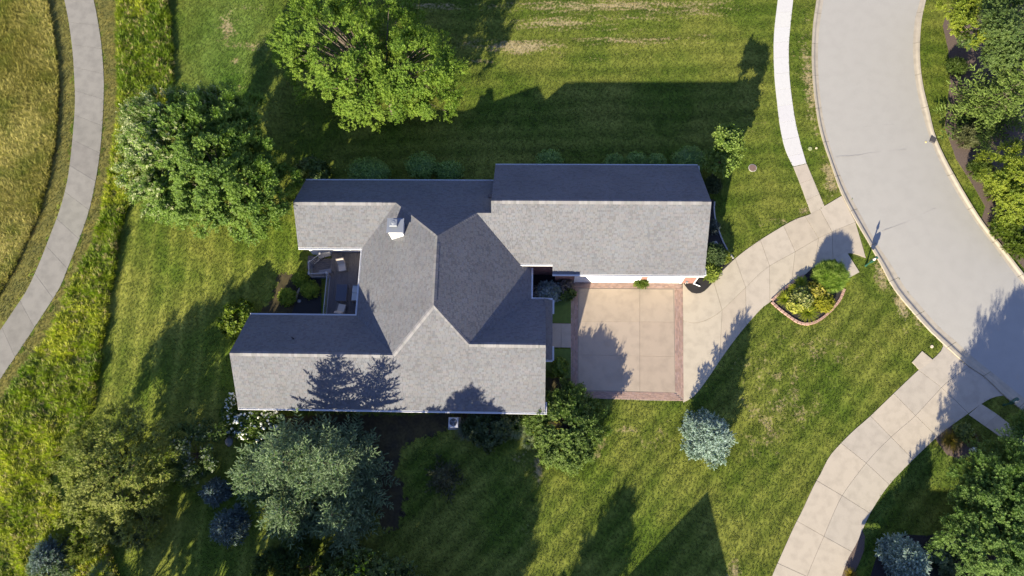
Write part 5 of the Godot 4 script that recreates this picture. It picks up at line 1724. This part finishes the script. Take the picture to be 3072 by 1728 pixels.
	broad("shade_tree", "big leafy green tree overhanging the lower right corner", "tree", Vector3(30.46, 0.0, -1.16), [
		[Vector3(31.31, 3.40, -0.51), Vector3(3.3, 2.3, 3.5), 180], [Vector3(29.84, 2.40, -0.81), Vector3(1.7, 1.4, 1.8), 55], [Vector3(33.25, 3.20, -3.74), Vector3(2.2, 1.8, 2.4), 70], [Vector3(29.27, 3.50, 1.87), Vector3(2.8, 2.0, 2.2), 70], [Vector3(32.32, 3.80, 0.57), Vector3(3.4, 2.4, 3.8), 90]],
		{"c1": lin(0.07, 0.14, 0.025), "c2": lin(0.2, 0.295, 0.065), "sprig": S.tiny, "sprigs": 42, "clump": 0.52, "streak": 1.8, "sweep": 1.0, "trunk": 0.24, "rag": 0.25, "inner": 0.5})
	# the slim tree at the garage's far corner
	broad("slim_tree", "small upright tree at the garage's upper right corner, top lit by sun", "tree", Vector3(13.97, 0.0, -25.94), [
		[Vector3(14.15, 3.90, -26.90), Vector3(0.62, 1.0, 0.62), 20], [Vector3(14.03, 2.40, -25.98), Vector3(0.85, 1.2, 0.9), 24], [Vector3(15.08, 2.40, -26.57), Vector3(0.5, 0.8, 0.6), 10]],
		{"c1": lin(0.1, 0.17, 0.025), "c2": lin(0.24, 0.32, 0.06), "sprig": S.maple, "sprigs": 18, "clump": 0.36, "trunk": 0.06, "inner": 0.3})
	# across the road
	var lime := {"c1": lin(0.13, 0.19, 0.014), "c2": lin(0.31, 0.35, 0.035), "sprig": S.fine, "sprigs": 34, "clump": 0.5, "trunk": 0.1, "rag": 0.3, "inner": 0.45}
	broad("golden_tree", "yellow green tree at the top beside the road's far bed", "tree", Vector3(36.27, 0.0, -39.80), [[Vector3(35.02, 3.20, -38.19), Vector3(2.0, 1.8, 2.0), 70], [Vector3(34.23, 2.20, -39.72), Vector3(1.2, 1.2, 1.2), 18]], lime, "yellow green trees across the road")
	broad("golden_tree", "yellow green tree at the right edge below the big spruce", "tree", Vector3(37.03, 0.0, -24.99), [[Vector3(36.13, 2.80, -24.52), Vector3(1.8, 1.8, 2.0), 70], [Vector3(36.09, 1.60, -22.59), Vector3(1.2, 1.0, 1.3), 24]], lime, "yellow green trees across the road")
	broad("dark_tree", "darker green tree behind the yellow one at the top right corner", "tree", Vector3(38.19, 0.0, -37.43), [[Vector3(36.09, 5.00, -35.38), Vector3(2.8, 2.6, 3.0), 80], [Vector3(37.33, 5.00, -39.02), Vector3(2.4, 2.4, 2.4), 40], [Vector3(36.57, 3.00, -34.62), Vector3(1.8, 1.6, 1.4), 26]], {"c1": lin(0.06, 0.11, 0.022), "c2": lin(0.17, 0.235, 0.06), "sprig": S.fine, "sprigs": 34, "clump": 0.6, "trunk": 0.15, "rag": 0.25})
	var green := {"c1": lin(0.07, 0.125, 0.022), "c2": lin(0.21, 0.285, 0.06), "sprig": S.drape, "step": 0.5, "branches": 8.0, "droop": -0.1, "lift": 0.7, "power": 0.8, "fan": 0.34, "twig": 0.8, "space": 0.26, "low": 0.4, "curl": 0.1}
	conifer("spruce_tree", "large green spruce with drooping boughs across the road", Vector3(35.92, 0.0, -31.10), 7.2, 4.2, green)
	for e in [[Vector3(34.43, 0.0, -29.14), 0.75, "pale feathery shrub in the mulch below the big spruce", lin(0.08, 0.09, 0.03), lin(0.2, 0.21, 0.09)], [Vector3(34.95, 0.0, -26.30), 0.62, "small round green shrub alone in the brown mulch", lin(0.06, 0.1, 0.012), lin(0.15, 0.2, 0.03)], [Vector3(36.00, 0.0, -24.40), 0.65, "low bright shrub in the mulch beside the yellow tree", lin(0.08, 0.12, 0.012), lin(0.2, 0.24, 0.03)], [Vector3(36.01, 0.0, -21.19), 0.9, "feathery yew at the tip of the grass verge, by the kerb", lin(0.05, 0.1, 0.008), lin(0.15, 0.2, 0.02)], [Vector3(36.75, 0.0, -19.88), 0.95, "lower feathery yew at the right edge by the kerb", lin(0.05, 0.09, 0.008), lin(0.14, 0.19, 0.02)], [Vector3(34.65, 0.0, -35.71), 0.5, "small dark bush at the mulch edge under the dark tree", lin(0.06, 0.1, 0.02), lin(0.13, 0.19, 0.03)]]:
		dome("roadside_shrub", e[2], e[0], Vector3(e[1], e[1] * 0.75, e[1]), {"c1": e[3], "c2": e[4], "sprig": S.soft, "n": 420, "heart": 0.7, "out": 1.0}, "shrubs in the bed across the road")
	dome("roadside_shrub", "dark purplish shrub beside the round green one in the mulch", Vector3(35.69, 0.0, -25.85), Vector3(0.45, 0.4, 0.55), {"c1": lin(0.03, 0.03, 0.02), "c2": lin(0.1, 0.09, 0.07), "sprig": S.small, "n": 200}, "shrubs in the bed across the road")
	# clipped shrubs along the north wall
	var boxed := {"c1": lin(0.16, 0.26, 0.06), "c2": lin(0.34, 0.46, 0.13), "sprig": S.box, "n": 1500, "heart": 0.92}
	for e in [[Vector3(-13.94, 0.60, -25.27), 1.75, "long low clipped mound, first along the shaded north wall"], [Vector3(-9.65, 0.70, -25.80), 1.3, "tallest clipped mound beside the north wall of the west wing"], [Vector3(-7.37, 0.60, -25.37), 1.1, "clipped mound just left of the garage's end wall"], [Vector3(0.75, 0.50, -26.36), 1.1, "clipped mound peeping out behind the left half of the garage eave"], [Vector3(5.99, 0.50, -26.24), 0.8, "small mound behind the middle of the garage eave"], [Vector3(7.74, 0.60, -26.34), 0.85, "rounder mound behind the garage eave, second from middle"], [Vector3(9.35, 0.50, -26.25), 0.75, "low mound behind the garage eave before the big one"], [Vector3(12.05, 0.60, -26.35), 1.5, "wide mound behind the garage eave's right end"]]:
		var p: Vector3 = e[0]
		p.y = 0.0
		p.z -= 0.45
		dome("clipped_shrub", e[2], p, Vector3(e[1], 0.7 if e[1] < 1.2 else 0.85, minf(e[1] * 0.85, 1.2)), boxed, "clipped mounds along the north wall")
	broad("corner_shrub", "leafy green shrub at the west wing's upper left corner", "shrub", Vector3(-18.83, 0.0, -25.53), [[Vector3(-18.58, 0.90, -25.68), Vector3(1.2, 0.8, 0.9), 30], [Vector3(-19.61, 0.90, -23.98), Vector3(0.5, 0.8, 0.8), 14]], {"c1": lin(0.05, 0.09, 0.02), "c2": lin(0.14, 0.19, 0.04), "sprig": S.big, "sprigs": 18, "clump": 0.35, "trunk": 0.05})
	dome("evergreen_shrub", "dark upright evergreen against the garage's shaded end wall", Vector3(13.76, 0.0, -24.61), Vector3(0.55, 0.9, 0.65), {"c1": lin(0.03, 0.055, 0.02), "c2": lin(0.09, 0.12, 0.05), "sprig": S.small, "n": 500, "heart": 0.85})
	broad("corner_shrub", "bright lime shrub at the south wing's upper left corner", "shrub", Vector3(-23.12, 0.0, -12.98), [[Vector3(-23.08, 0.80, -13.19), Vector3(1.05, 0.75, 1.15), 44]], {"c1": lin(0.09, 0.14, 0.01), "c2": lin(0.2, 0.26, 0.02), "sprig": S.big, "sprigs": 18, "clump": 0.34, "trunk": 0.05, "inner": 0.4})
	# the white flowered bush
	var hy := dome("hydrangea", "white flowered hydrangea wrapping the south wing's lower left corner", Vector3(-20.93, 0.0, -5.37), Vector3(1.85, 0.6, 1.25), {"c1": lin(0.04, 0.075, 0.012), "c2": lin(0.11, 0.16, 0.02), "sprig": S.big, "n": 900, "heart": 0.85})
	var hn := dome("hydrangea", "sunlit arm of white flowers along the south wing's end wall", Vector3(-22.86, 0.0, -6.01), Vector3(0.42, 0.6, 1.45), {"c1": lin(0.06, 0.1, 0.012), "c2": lin(0.13, 0.19, 0.02), "sprig": S.big, "n": 420, "heart": 0.8})
	var heads := []
	for i in 3:
		var m := MB.new()
		m.blob(Vector3.ZERO, Vector3(0.11, 0.095, 0.11) * (0.85 + 0.15 * i), 5, 8, 0.5, noise_of(60 + i, 2.0, 2))
		heads.append(m.mesh())
	var cream := plain(lin(0.68, 0.68, 0.56), 0.8)
	for e in [[hy, Vector3(1.85, 0.6, 1.25), 175], [hn, Vector3(0.42, 0.6, 1.45), 115]]:
		for i in e[2]:
			var d := anywhere(rng)
			d.y = absf(d.y) + 0.15
			d = d.normalized()
			var o := obj("flower_head", heads[i % 3], cream, e[0])
			o.position = Vector3(0, e[1].y * 0.9, 0) + d * e[1] * rng.randf_range(0.98, 1.12) + Vector3(0, 0.05, 0)
			o.rotation = Vector3(rng.randf(), rng.randf() * 6.0, 0)
	# beds round the deck and court
	for e in [[Vector3(-17.87, 0.0, -15.81), 0.62, "round yellow green shrub beside the deck railing"], [Vector3(-18.74, 0.0, -16.69), 0.5, "yellow green shrub at the foot of the deck steps"], [Vector3(-19.61, 0.0, -15.18), 0.6, "yellow green clump beside the tan bed edging"]]:
		dome("bed_shrub", e[2], e[0], Vector3(e[1], e[1] * 0.7, e[1]), {"c1": lin(0.14, 0.2, 0.02), "c2": lin(0.32, 0.38, 0.04), "sprig": S.small, "n": 420, "heart": 0.8}, "yellow green shrubs by the deck")
	dome("bed_shrub", "silver blue leaved shrub in the small court bed", Vector3(0.68, 0.0, -15.70), Vector3(0.95, 0.55, 0.7), {"c1": lin(0.16, 0.2, 0.19), "c2": lin(0.36, 0.42, 0.42), "sprig": S.big, "n": 380, "heart": 0.75})
	dome("bed_shrub", "dusky red leaved shrub between court wall and forecourt", Vector3(1.94, 0.0, -16.38), Vector3(0.5, 0.45, 0.5), {"c1": lin(0.07, 0.05, 0.04), "c2": lin(0.24, 0.2, 0.17), "sprig": S.big, "n": 90, "heart": 0.5})
	dome("bed_shrub", "loose green perennials at the top of the small front lawn", Vector3(1.95, 0.0, -15.71), Vector3(0.7, 0.3, 0.35), {"c1": lin(0.05, 0.09, 0.02), "c2": lin(0.15, 0.2, 0.04), "sprig": S.big, "n": 130, "heart": 0.5})
	dome("bed_shrub", "bright green young shrub on the lower front lawn patch", Vector3(1.63, 0.0, -9.89), Vector3(0.45, 0.4, 0.6), {"c1": lin(0.08, 0.13, 0.02), "c2": lin(0.2, 0.27, 0.04), "sprig": S.big, "n": 130, "heart": 0.5})
	dome("bed_shrub", "leafy plant at the foot of the trellis between garage doors", Vector3(7.92, 0.0, -16.67), Vector3(0.34, 0.35, 0.3), {"c1": lin(0.07, 0.12, 0.012), "c2": lin(0.18, 0.22, 0.02), "sprig": S.long, "n": 70, "heart": 0.5})
	dome("bed_shrub", "dense round green shrub at the garage's sunny end wall", Vector3(13.58, 0.0, -18.85), Vector3(0.75, 0.6, 0.82), {"c1": lin(0.05, 0.085, 0.025), "c2": lin(0.13, 0.185, 0.06), "sprig": S.small, "n": 800, "heart": 0.88})
	dome("bed_shrub", "small yellow shrub beside the dense green one", Vector3(14.45, 0.0, -18.83), Vector3(0.32, 0.3, 0.42), {"c1": lin(0.14, 0.17, 0.012), "c2": lin(0.3, 0.33, 0.03), "sprig": S.small, "n": 180, "heart": 0.8})
	dome("bed_shrub", "light green strap-leaved plant at the garage's front corner", Vector3(13.28, 0.0, -17.48), Vector3(0.6, 0.4, 0.5), {"c1": lin(0.1, 0.15, 0.015), "c2": lin(0.24, 0.29, 0.04), "sprig": S.long, "n": 110, "heart": 0.6})
	dome("bed_shrub", "small grey leaved shrub in the dark bed by the garage end", Vector3(13.70, 0.0, -21.30), Vector3(0.35, 0.35, 0.5), {"c1": lin(0.06, 0.08, 0.06), "c2": lin(0.2, 0.22, 0.2), "sprig": S.small, "n": 150, "heart": 0.6})
	# the island
	dome("ornamental_grass", "big rounded fountain of green grass on the roadside island", Vector3(22.22, 0.0, -17.16), Vector3(1.05, 0.72, 1.0), {"c1": lin(0.13, 0.22, 0.02), "c2": lin(0.3, 0.4, 0.07), "sprig": S.blade, "n": 900, "heart": 0.75, "out": 1.3, "rise": 0.35}, "", "plant")
	for e in [[Vector3(20.19, 0.0, -16.80), 0.5, "dark green day lily clump at the island's upper edge"], [Vector3(19.57, 0.0, -16.20), 0.5, "day lily clump second along the island's upper edge"], [Vector3(18.81, 0.0, -15.46), 0.62, "golden day lily clump at the island's left point"], [Vector3(20.41, 0.0, -14.42), 0.72, "yellow day lily clump at the island's bottom curve"], [Vector3(23.34, 0.0, -16.87), 0.45, "orange tipped clump on the right of the big grass"]]:
		tuft("day_lily", e[2], e[0], 0.62, e[1] * 1.15, 260, lin(0.16, 0.21, 0.015), lin(0.36, 0.37, 0.03), 0.035, "day lilies on the island")
	dome("hosta", "round golden shrub on the island beside the white ball", Vector3(21.64, 0.0, -15.12), Vector3(0.62, 0.42, 0.6), {"c1": lin(0.2, 0.21, 0.012), "c2": lin(0.4, 0.38, 0.03), "sprig": S.small, "n": 460, "heart": 0.82}, "leafy clumps on the island")
	dome("hosta", "cream edged leafy clump in the middle of the island", Vector3(20.00, 0.0, -15.54), Vector3(0.65, 0.42, 0.6), {"c1": lin(0.09, 0.13, 0.02), "c2": lin(0.36, 0.36, 0.12), "sprig": S.big, "n": 260, "heart": 0.6}, "leafy clumps on the island")
	dome("hosta", "bright lemon clump at the island's lower left", Vector3(19.52, 0.0, -14.88), Vector3(0.5, 0.3, 0.32), {"c1": lin(0.22, 0.25, 0.02), "c2": lin(0.5, 0.48, 0.1), "sprig": S.big, "n": 130, "heart": 0.6}, "leafy clumps on the island")
	dome("hosta", "yellow flowered shrub between the big grass and the golden one", Vector3(21.10, 0.0, -16.11), Vector3(0.75, 0.42, 0.5), {"c1": lin(0.13, 0.14, 0.015), "c2": lin(0.36, 0.31, 0.05), "sprig": S.big, "n": 240, "heart": 0.6}, "leafy clumps on the island")
	# south side planting
	tuft("ornamental_grass", "pale tipped grass in shade beside the air conditioner", Vector3(-5.22, 0.0, -5.21), 1.1, 0.85, 420, lin(0.05, 0.075, 0.02), lin(0.12, 0.15, 0.06), 0.022, "", lin(0.2, 0.23, 0.14))
	tuft("ornamental_grass", "bright grass fountain below the house's lower right corner", Vector3(-1.58, 0.0, -5.42), 1.25, 0.95, 520, lin(0.07, 0.13, 0.02), lin(0.17, 0.24, 0.06), 0.022, "", lin(0.34, 0.38, 0.22))
	tuft("ornamental_grass", "small pale grass tuft at the foot of the dark green tree", Vector3(-0.69, 0.0, -4.42), 0.9, 0.6, 260, lin(0.1, 0.15, 0.04), lin(0.2, 0.26, 0.09), 0.022, "", lin(0.34, 0.38, 0.2))
	broad("leafy_bush", "dark broad bush in shade between the two grass fountains", "shrub", Vector3(-3.56, 0.0, -5.28), [[Vector3(-3.51, 0.90, -5.36), Vector3(1.5, 0.7, 1.15), 55]], {"c1": lin(0.035, 0.06, 0.02), "c2": lin(0.10, 0.125, 0.04), "sprig": S.big, "sprigs": 20, "clump": 0.34, "trunk": 0.05, "inner": 0.4})
	dome("bed_shrub", "tiny yellow flowered plant beside the bright grass fountain", Vector3(-0.55, 0.0, -5.33), Vector3(0.22, 0.25, 0.28), {"c1": lin(0.16, 0.2, 0.01), "c2": lin(0.4, 0.4, 0.02), "sprig": S.small, "n": 70, "heart": 0.5})
	# the neighbour's bed and the lower right corner
	tuft("ornamental_grass", "orange brown grass in the small bed by the lower drive", Vector3(29.60, 0.0, -5.00), 0.8, 0.85, 420, lin(0.13, 0.10, 0.012), lin(0.26, 0.2, 0.03), 0.022)
	tuft("ornamental_grass", "brown grass on the right side of the small bed", Vector3(31.05, 0.0, -5.31), 0.7, 0.7, 260, lin(0.1, 0.08, 0.012), lin(0.2, 0.15, 0.03), 0.022)
	tuft("ornamental_grass", "orange grass at the bottom edge beside the lower drive", Vector3(21.51, 0.0, 4.13), 0.6, 0.5, 200, lin(0.16, 0.12, 0.012), lin(0.3, 0.22, 0.03), 0.022)
	dome("bed_shrub", "pale green round plant in the orange grass bed", Vector3(30.48, 0.0, -5.69), Vector3(0.5, 0.35, 0.5), {"c1": lin(0.1, 0.13, 0.03), "c2": lin(0.26, 0.3, 0.08), "sprig": S.big, "n": 170, "heart": 0.6})
	for e in [[Vector3(27.42, 0.0, 2.48), 0.5, "white flecked low plant beside the corner spruce"], [Vector3(28.62, 0.0, 2.40), 0.42, "white flecked low plant below the row of pale stones"], [Vector3(27.94, 0.0, 3.35), 0.6, "dark low plant at the bottom between spruce and big tree"]]:
		dome("bed_shrub", e[2], e[0], Vector3(e[1], 0.3, e[1]), {"c1": lin(0.04, 0.075, 0.02), "c2": lin(0.3, 0.36, 0.2), "sprig": S.big, "n": 90, "heart": 0.6})
	# lower left thickets
	for e in [[Vector3(-28.71, 0.0, 1.97), 1.5, 0.7, "soft grey green bush at the lower edge of the bronze tree", lin(0.09, 0.12, 0.05), lin(0.2, 0.23, 0.1)], [Vector3(-32.11, 0.0, 2.99), 1.3, 0.7, "yellow green feathery bush near the lower left", lin(0.12, 0.15, 0.02), lin(0.26, 0.29, 0.06)], [Vector3(-34.21, 0.0, 4.58), 1.3, 0.6, "blue green low bush in front of the corner spruce", lin(0.1, 0.14, 0.08), lin(0.23, 0.29, 0.18)], [Vector3(-15.97, 0.0, 4.44), 1.8, 0.7, "mid green bush in the shade at the bottom edge", lin(0.05, 0.09, 0.02), lin(0.13, 0.18, 0.04)], [Vector3(-17.98, 0.0, 4.23), 1.3, 0.6, "dark green bush at the bottom edge left of the pale conifers", lin(0.045, 0.08, 0.02), lin(0.11, 0.16, 0.04)], [Vector3(-12.91, 0.0, 4.25), 1.6, 0.7, "shaded bush at the bottom edge below the pale conifers", lin(0.05, 0.08, 0.02), lin(0.14, 0.17, 0.05)]]:
		broad("thicket_bush", e[3], "shrub", e[0], [[e[0] + Vector3(0, e[2], 0), Vector3(e[1], e[2], e[1] * 0.85), int(26 * e[1])]], {"c1": e[4], "c2": e[5], "sprig": S.soft, "sprigs": 22, "clump": 0.34, "trunk": 0.04, "inner": 0.3}, "bushes at the lower left")
	tuft("ornamental_grass", "pale fountain grass at the bottom edge near the lower left", Vector3(-30.73, 0.0, 5.30), 1.1, 1.0, 420, lin(0.13, 0.17, 0.06), lin(0.26, 0.32, 0.14), 0.022)
	meadow()


func scatter(p: PackedVector2Array, n: int, r: RandomNumberGenerator) -> Array:
	var lo := Vector2(1e9, 1e9)
	var hi := Vector2(-1e9, -1e9)
	for q in p:
		lo = lo.min(q); hi = hi.max(q)
	lo = lo.max(Vector2(-52, -47))
	hi = hi.min(Vector2(45, 9))
	var o := []
	var tries := 0
	while o.size() < n and tries < n * 12:
		tries += 1
		var q := Vector2(r.randf_range(lo.x, hi.x), r.randf_range(lo.y, hi.y))
		if Geometry2D.is_point_in_polygon(q, p):
			o.append(q)
	return o


func grass_tuft(seed_: int, n: int, high: float, wide: float, blade: float) -> ArrayMesh:
	var r := RandomNumberGenerator.new()
	r.seed = seed_
	var m := MB.new()
	for i in n:
		var a := r.randf() * TAU
		var d := Vector3(cos(a), 0, sin(a))
		var s := Vector3(-sin(a), 0, cos(a)) * blade
		var h := high * r.randf_range(0.6, 1.15)
		var l := wide * r.randf_range(0.2, 1.0)
		var k := r.randf_range(0.75, 1.25)
		var p := d * r.randf() * wide * 0.25
		var q := p + d * l * 0.4 + Vector3(0, h * 0.7, 0)
		var e := p + d * l + Vector3(0, h * 0.92, 0)
		m.quad(p - s, p + s, q + s * 0.7, q - s * 0.7, Vector3(0, 1, 0) - d, Color(k, k, k))
		m.face(q - s * 0.7, q + s * 0.7, e, Vector3(0, 1, 0) - d, Color(k, k, k))
	return m.mesh()


func meadow() -> void:
	var r := RandomNumberGenerator.new()
	r.seed = 77
	var tall := grass_tuft(1, 16, 0.75, 0.4, 0.022)
	var dry := grass_tuft(2, 18, 0.55, 0.45, 0.014)
	var nz := noise_of(71, 0.09, 3)
	var n2 := noise_of(72, 0.3, 2)
	var at := []
	var tint := []
	for q in scatter(OUT.tall[0], 15000, r):
		var k := nz.get_noise_2dv(q)
		var s := 0.8 + 0.45 * n2.get_noise_2dv(q * 1.7)
		at.append(Transform3D(Basis(Vector3.UP, r.randf() * TAU).scaled(Vector3(1.0, s, 1.0) * r.randf_range(0.8, 1.25)), in3(q)))
		var c := lin(0.17, 0.25, 0.014).lerp(lin(0.46, 0.47, 0.035), clampf(0.5 + k * 1.1 + n2.get_noise_2dv(q) * 0.6, 0, 1))
		if r.randf() < 0.12: c = lin(0.4, 0.33, 0.14)
		tint.append(c)
	tag(copies("tall_grass", tall, at, tint, M.leaf), "strip of tall yellow green grass between trail and lawn", "grass", "", "stuff")
	at = []
	tint = []
	for q in scatter(OUT.meadow[0], 21000, r):
		var k := nz.get_noise_2dv(q * 1.3 + Vector2(40, 0))
		at.append(Transform3D(Basis(Vector3.UP, r.randf() * TAU).scaled(Vector3.ONE * r.randf_range(0.5, 1.0)), in3(q)))
		var c := lin(0.3, 0.265, 0.05).lerp(lin(0.54, 0.46, 0.14), clampf(0.5 + k * 1.2, 0, 1)).lerp(lin(0.22, 0.24, 0.03), clampf(n2.get_noise_2dv(q) * 1.2, 0, 0.8))
		tint.append(c)
	tag(copies("meadow_grass", dry, at, tint, M.leaf), "golden dry meadow grass left of the trail", "grass", "", "stuff")


func plain_house(called: String, label: String, x0: float, x1: float, z0: float, z1: float, eave: float, wing: Array) -> void:
	# a neighbour's house: a north-facing gable, walls, roof pitches, a window in the gable
	var H := thing(called, label, "house")
	var xm := (x0 + x1) * 0.5
	var hr := eave + SLOPE * (x1 - x0) * 0.5
	var w := MB.new()
	for z in [[z0 + 0.3, -1.0], [z1 - 0.3, 1.0]]:
		w.quad(Vector3(x0 + 0.4, 0, z[0]), Vector3(x1 - 0.4, 0, z[0]), Vector3(x1 - 0.4, eave + 0.2, z[0]), Vector3(x0 + 0.4, eave + 0.2, z[0]), Vector3(0, 0, z[1]))
		w.face(Vector3(x0 + 0.4, eave + 0.2, z[0]), Vector3(x1 - 0.4, eave + 0.2, z[0]), Vector3(xm, hr - 0.12, z[0]), Vector3(0, 0, z[1]))
	for x in [[x0 + 0.4, -1.0], [x1 - 0.4, 1.0]]:
		w.quad(Vector3(x[0], 0, z0 + 0.3), Vector3(x[0], 0, z1 - 0.3), Vector3(x[0], eave + 0.2, z1 - 0.3), Vector3(x[0], eave + 0.2, z0 + 0.3), Vector3(x[1], 0, 0))
	obj("wall", w, M.siding, H)
	slope(H, Vector2(x0, 0), Vector2(1, 0), eave, [vv([x0, z0, xm, z0, xm, z1, x0, z1])], [0.1])
	slope(H, Vector2(x1, 0), Vector2(-1, 0), eave, [vv([x1, z0, xm, z0, xm, z1, x1, z1])], [0.1])
	caps(H, Vector3(xm, hr, z0), Vector3(xm, hr, z1), SLOPE, 0.16)
	rake(H, Vector3(x0, eave, z0), Vector3(xm, hr, z0), Vector3(0, 0, -1))
	rake(H, Vector3(x1, eave, z0), Vector3(xm, hr, z0), Vector3(0, 0, -1))
	window(H, Vector3(xm, 1.5, z0 + 0.28), Vector3(0, 0, -1), 1.6, 1.3)
	if wing.size():
		# a lower wing to the west with a lean-to pitch facing north
		var m := MB.new()
		m.box(Vector3((wing[0] + x0 + 0.4) * 0.5, wing[3] * 0.5 - 0.06, (wing[1] + wing[2]) * 0.5), Vector3(x0 + 0.4 - wing[0], wing[3] - 0.1, wing[2] - wing[1] - 0.6))
		obj("wing_wall", m, M.siding, H)
		slope(H, Vector2(0, wing[1]), Vector2(0, 1), wing[3], [vv([wing[0], wing[1], x0 + 0.3, wing[1], x0 + 0.3, (wing[1] + wing[2]) * 0.5, wing[0], (wing[1] + wing[2]) * 0.5])], [0.1])
		slope(H, Vector2(0, wing[2]), Vector2(0, -1), wing[3], [vv([wing[0], wing[2], x0 + 0.3, wing[2], x0 + 0.3, (wing[1] + wing[2]) * 0.5, wing[0], (wing[1] + wing[2]) * 0.5])], [0.1])


func build_beyond() -> void:
	# what stands just south of the picture and throws its shade into it
	plain_house("neighbour_house", "gabled neighbouring house south of the front lawn, seen by its shadow", 2.1, 10.65, 13.0, 27.0, 3.25, [])
	plain_house("neighbour_house", "gabled neighbouring house south of the lower drive, seen by its shadow", 26.8, 34.8, 4.9, 17.0, 3.0, [20.5, 6.2, 12.5, 2.6])
	var far := {"c1": lin(0.04, 0.055, 0.02), "c2": lin(0.1, 0.13, 0.045), "sprig": needle_sprig(19, 20, 0.4, 0.16, 0.06), "step": 0.3, "branches": 14.0, "droop": -0.1, "lift": 0.7, "power": 0.5, "fan": 0.5, "twig": 0.9, "space": 0.22, "low": 0.3, "curl": 0.1}
	conifer("spruce_tree", "tall spruce south of the front lawn beside the neighbouring gable", Vector3(0.0, 0, 14.9), 7.0, 3.0, far, "trees south of the picture")
	conifer("spruce_tree", "slimmer spruce south of the shaded lawn", Vector3(-6.4, 0, 15.0), 6.5, 1.9, far, "trees south of the picture")
	conifer("spruce_tree", "spruce south of the lower drive", Vector3(23.4, 0, 6.2), 4.7, 1.5, far, "trees south of the picture")
	var mass := {"c1": lin(0.04, 0.075, 0.02), "c2": lin(0.1, 0.15, 0.04), "sprig": leaf_sprig(21, 13, 0.42, 0.2, 0.16), "sprigs": 26, "clump": 0.9, "trunk": 0.2}
	for e in [[Vector3(-11.8, 0, 13.5), 3.7, 9.5, "broad tree south of the young pine"], [Vector3(-11.5, 0, 20.0), 3.8, 11.0, "taller broad tree further south of the young pine"], [Vector3(-15.5, 0, 10.0), 3.0, 6.5, "lower broad tree just below the bottom edge"], [Vector3(-10.2, 0, 6.4), 2.9, 9.4, "slender broad tree just below the bottom edge, left of the shaded lawn"], [Vector3(-8.2, 0, 9.5), 2.0, 5.0, "small broad tree below the bottom edge by the shaded lawn"], [Vector3(-17.0, 0, 12.5), 3.8, 9.0, "broad tree south of the pale conifers"], [Vector3(-25.0, 0, 12.5), 3.4, 7.5, "broad tree south of the dwarf spruces"], [Vector3(-30.0, 0, 11.5), 3.4, 8.0, "broad tree south of the lower left thicket"]]:
		var b: Vector3 = e[0]
		broad("shade_tree", e[3], "tree", b, [[b + Vector3(0, e[2] * 0.58, 0), Vector3(e[1], e[2] * 0.4, e[1]), 75]], mass, "trees south of the picture")


func mown_grass() -> void:
	# short tufts that take their colour from the lawn where they stand
	var r := RandomNumberGenerator.new()
	r.seed = 909
	var small := grass_tuft(31, 7, 0.06, 0.09, 0.011)
	var at := []
	var tint := []
	for i in 330000:
		var x := r.randf_range(-50.0, 42.0)
		var z := r.randf_range(-44.0, 6.5)
		if absf(x + 5.0) > 41.0 - z * 0.14: continue
		if paved[int((z + 46.0) / 60.0 * 640.0) * 1024 + int((x + 52.0) / 96.0 * 1024.0)]: continue
		var p := int((z + 46.0) / 60.0 * 1280.0) * 2048 + int((x + 52.0) / 96.0 * 2048.0)
		if grown[p] == 1 or grown[p] == 2 or grown[p] == 4: continue
		var g := r.randf_range(1.3, 1.9)
		var c := Color8(turf[p * 3], turf[p * 3 + 1], turf[p * 3 + 2]).srgb_to_linear()
		at.append(Transform3D(Basis(Vector3.UP, r.randf() * TAU).scaled(Vector3(1, r.randf_range(0.6, 1.3), 1) * r.randf_range(0.8, 1.3)), Vector3(x, 0, z)))
		tint.append(Color(c.r * g, c.g * g, c.b * g))
	tag(copies("mown_grass", small, at, tint, M.leaf), "short mown lawn grass round the house", "grass", "", "stuff")
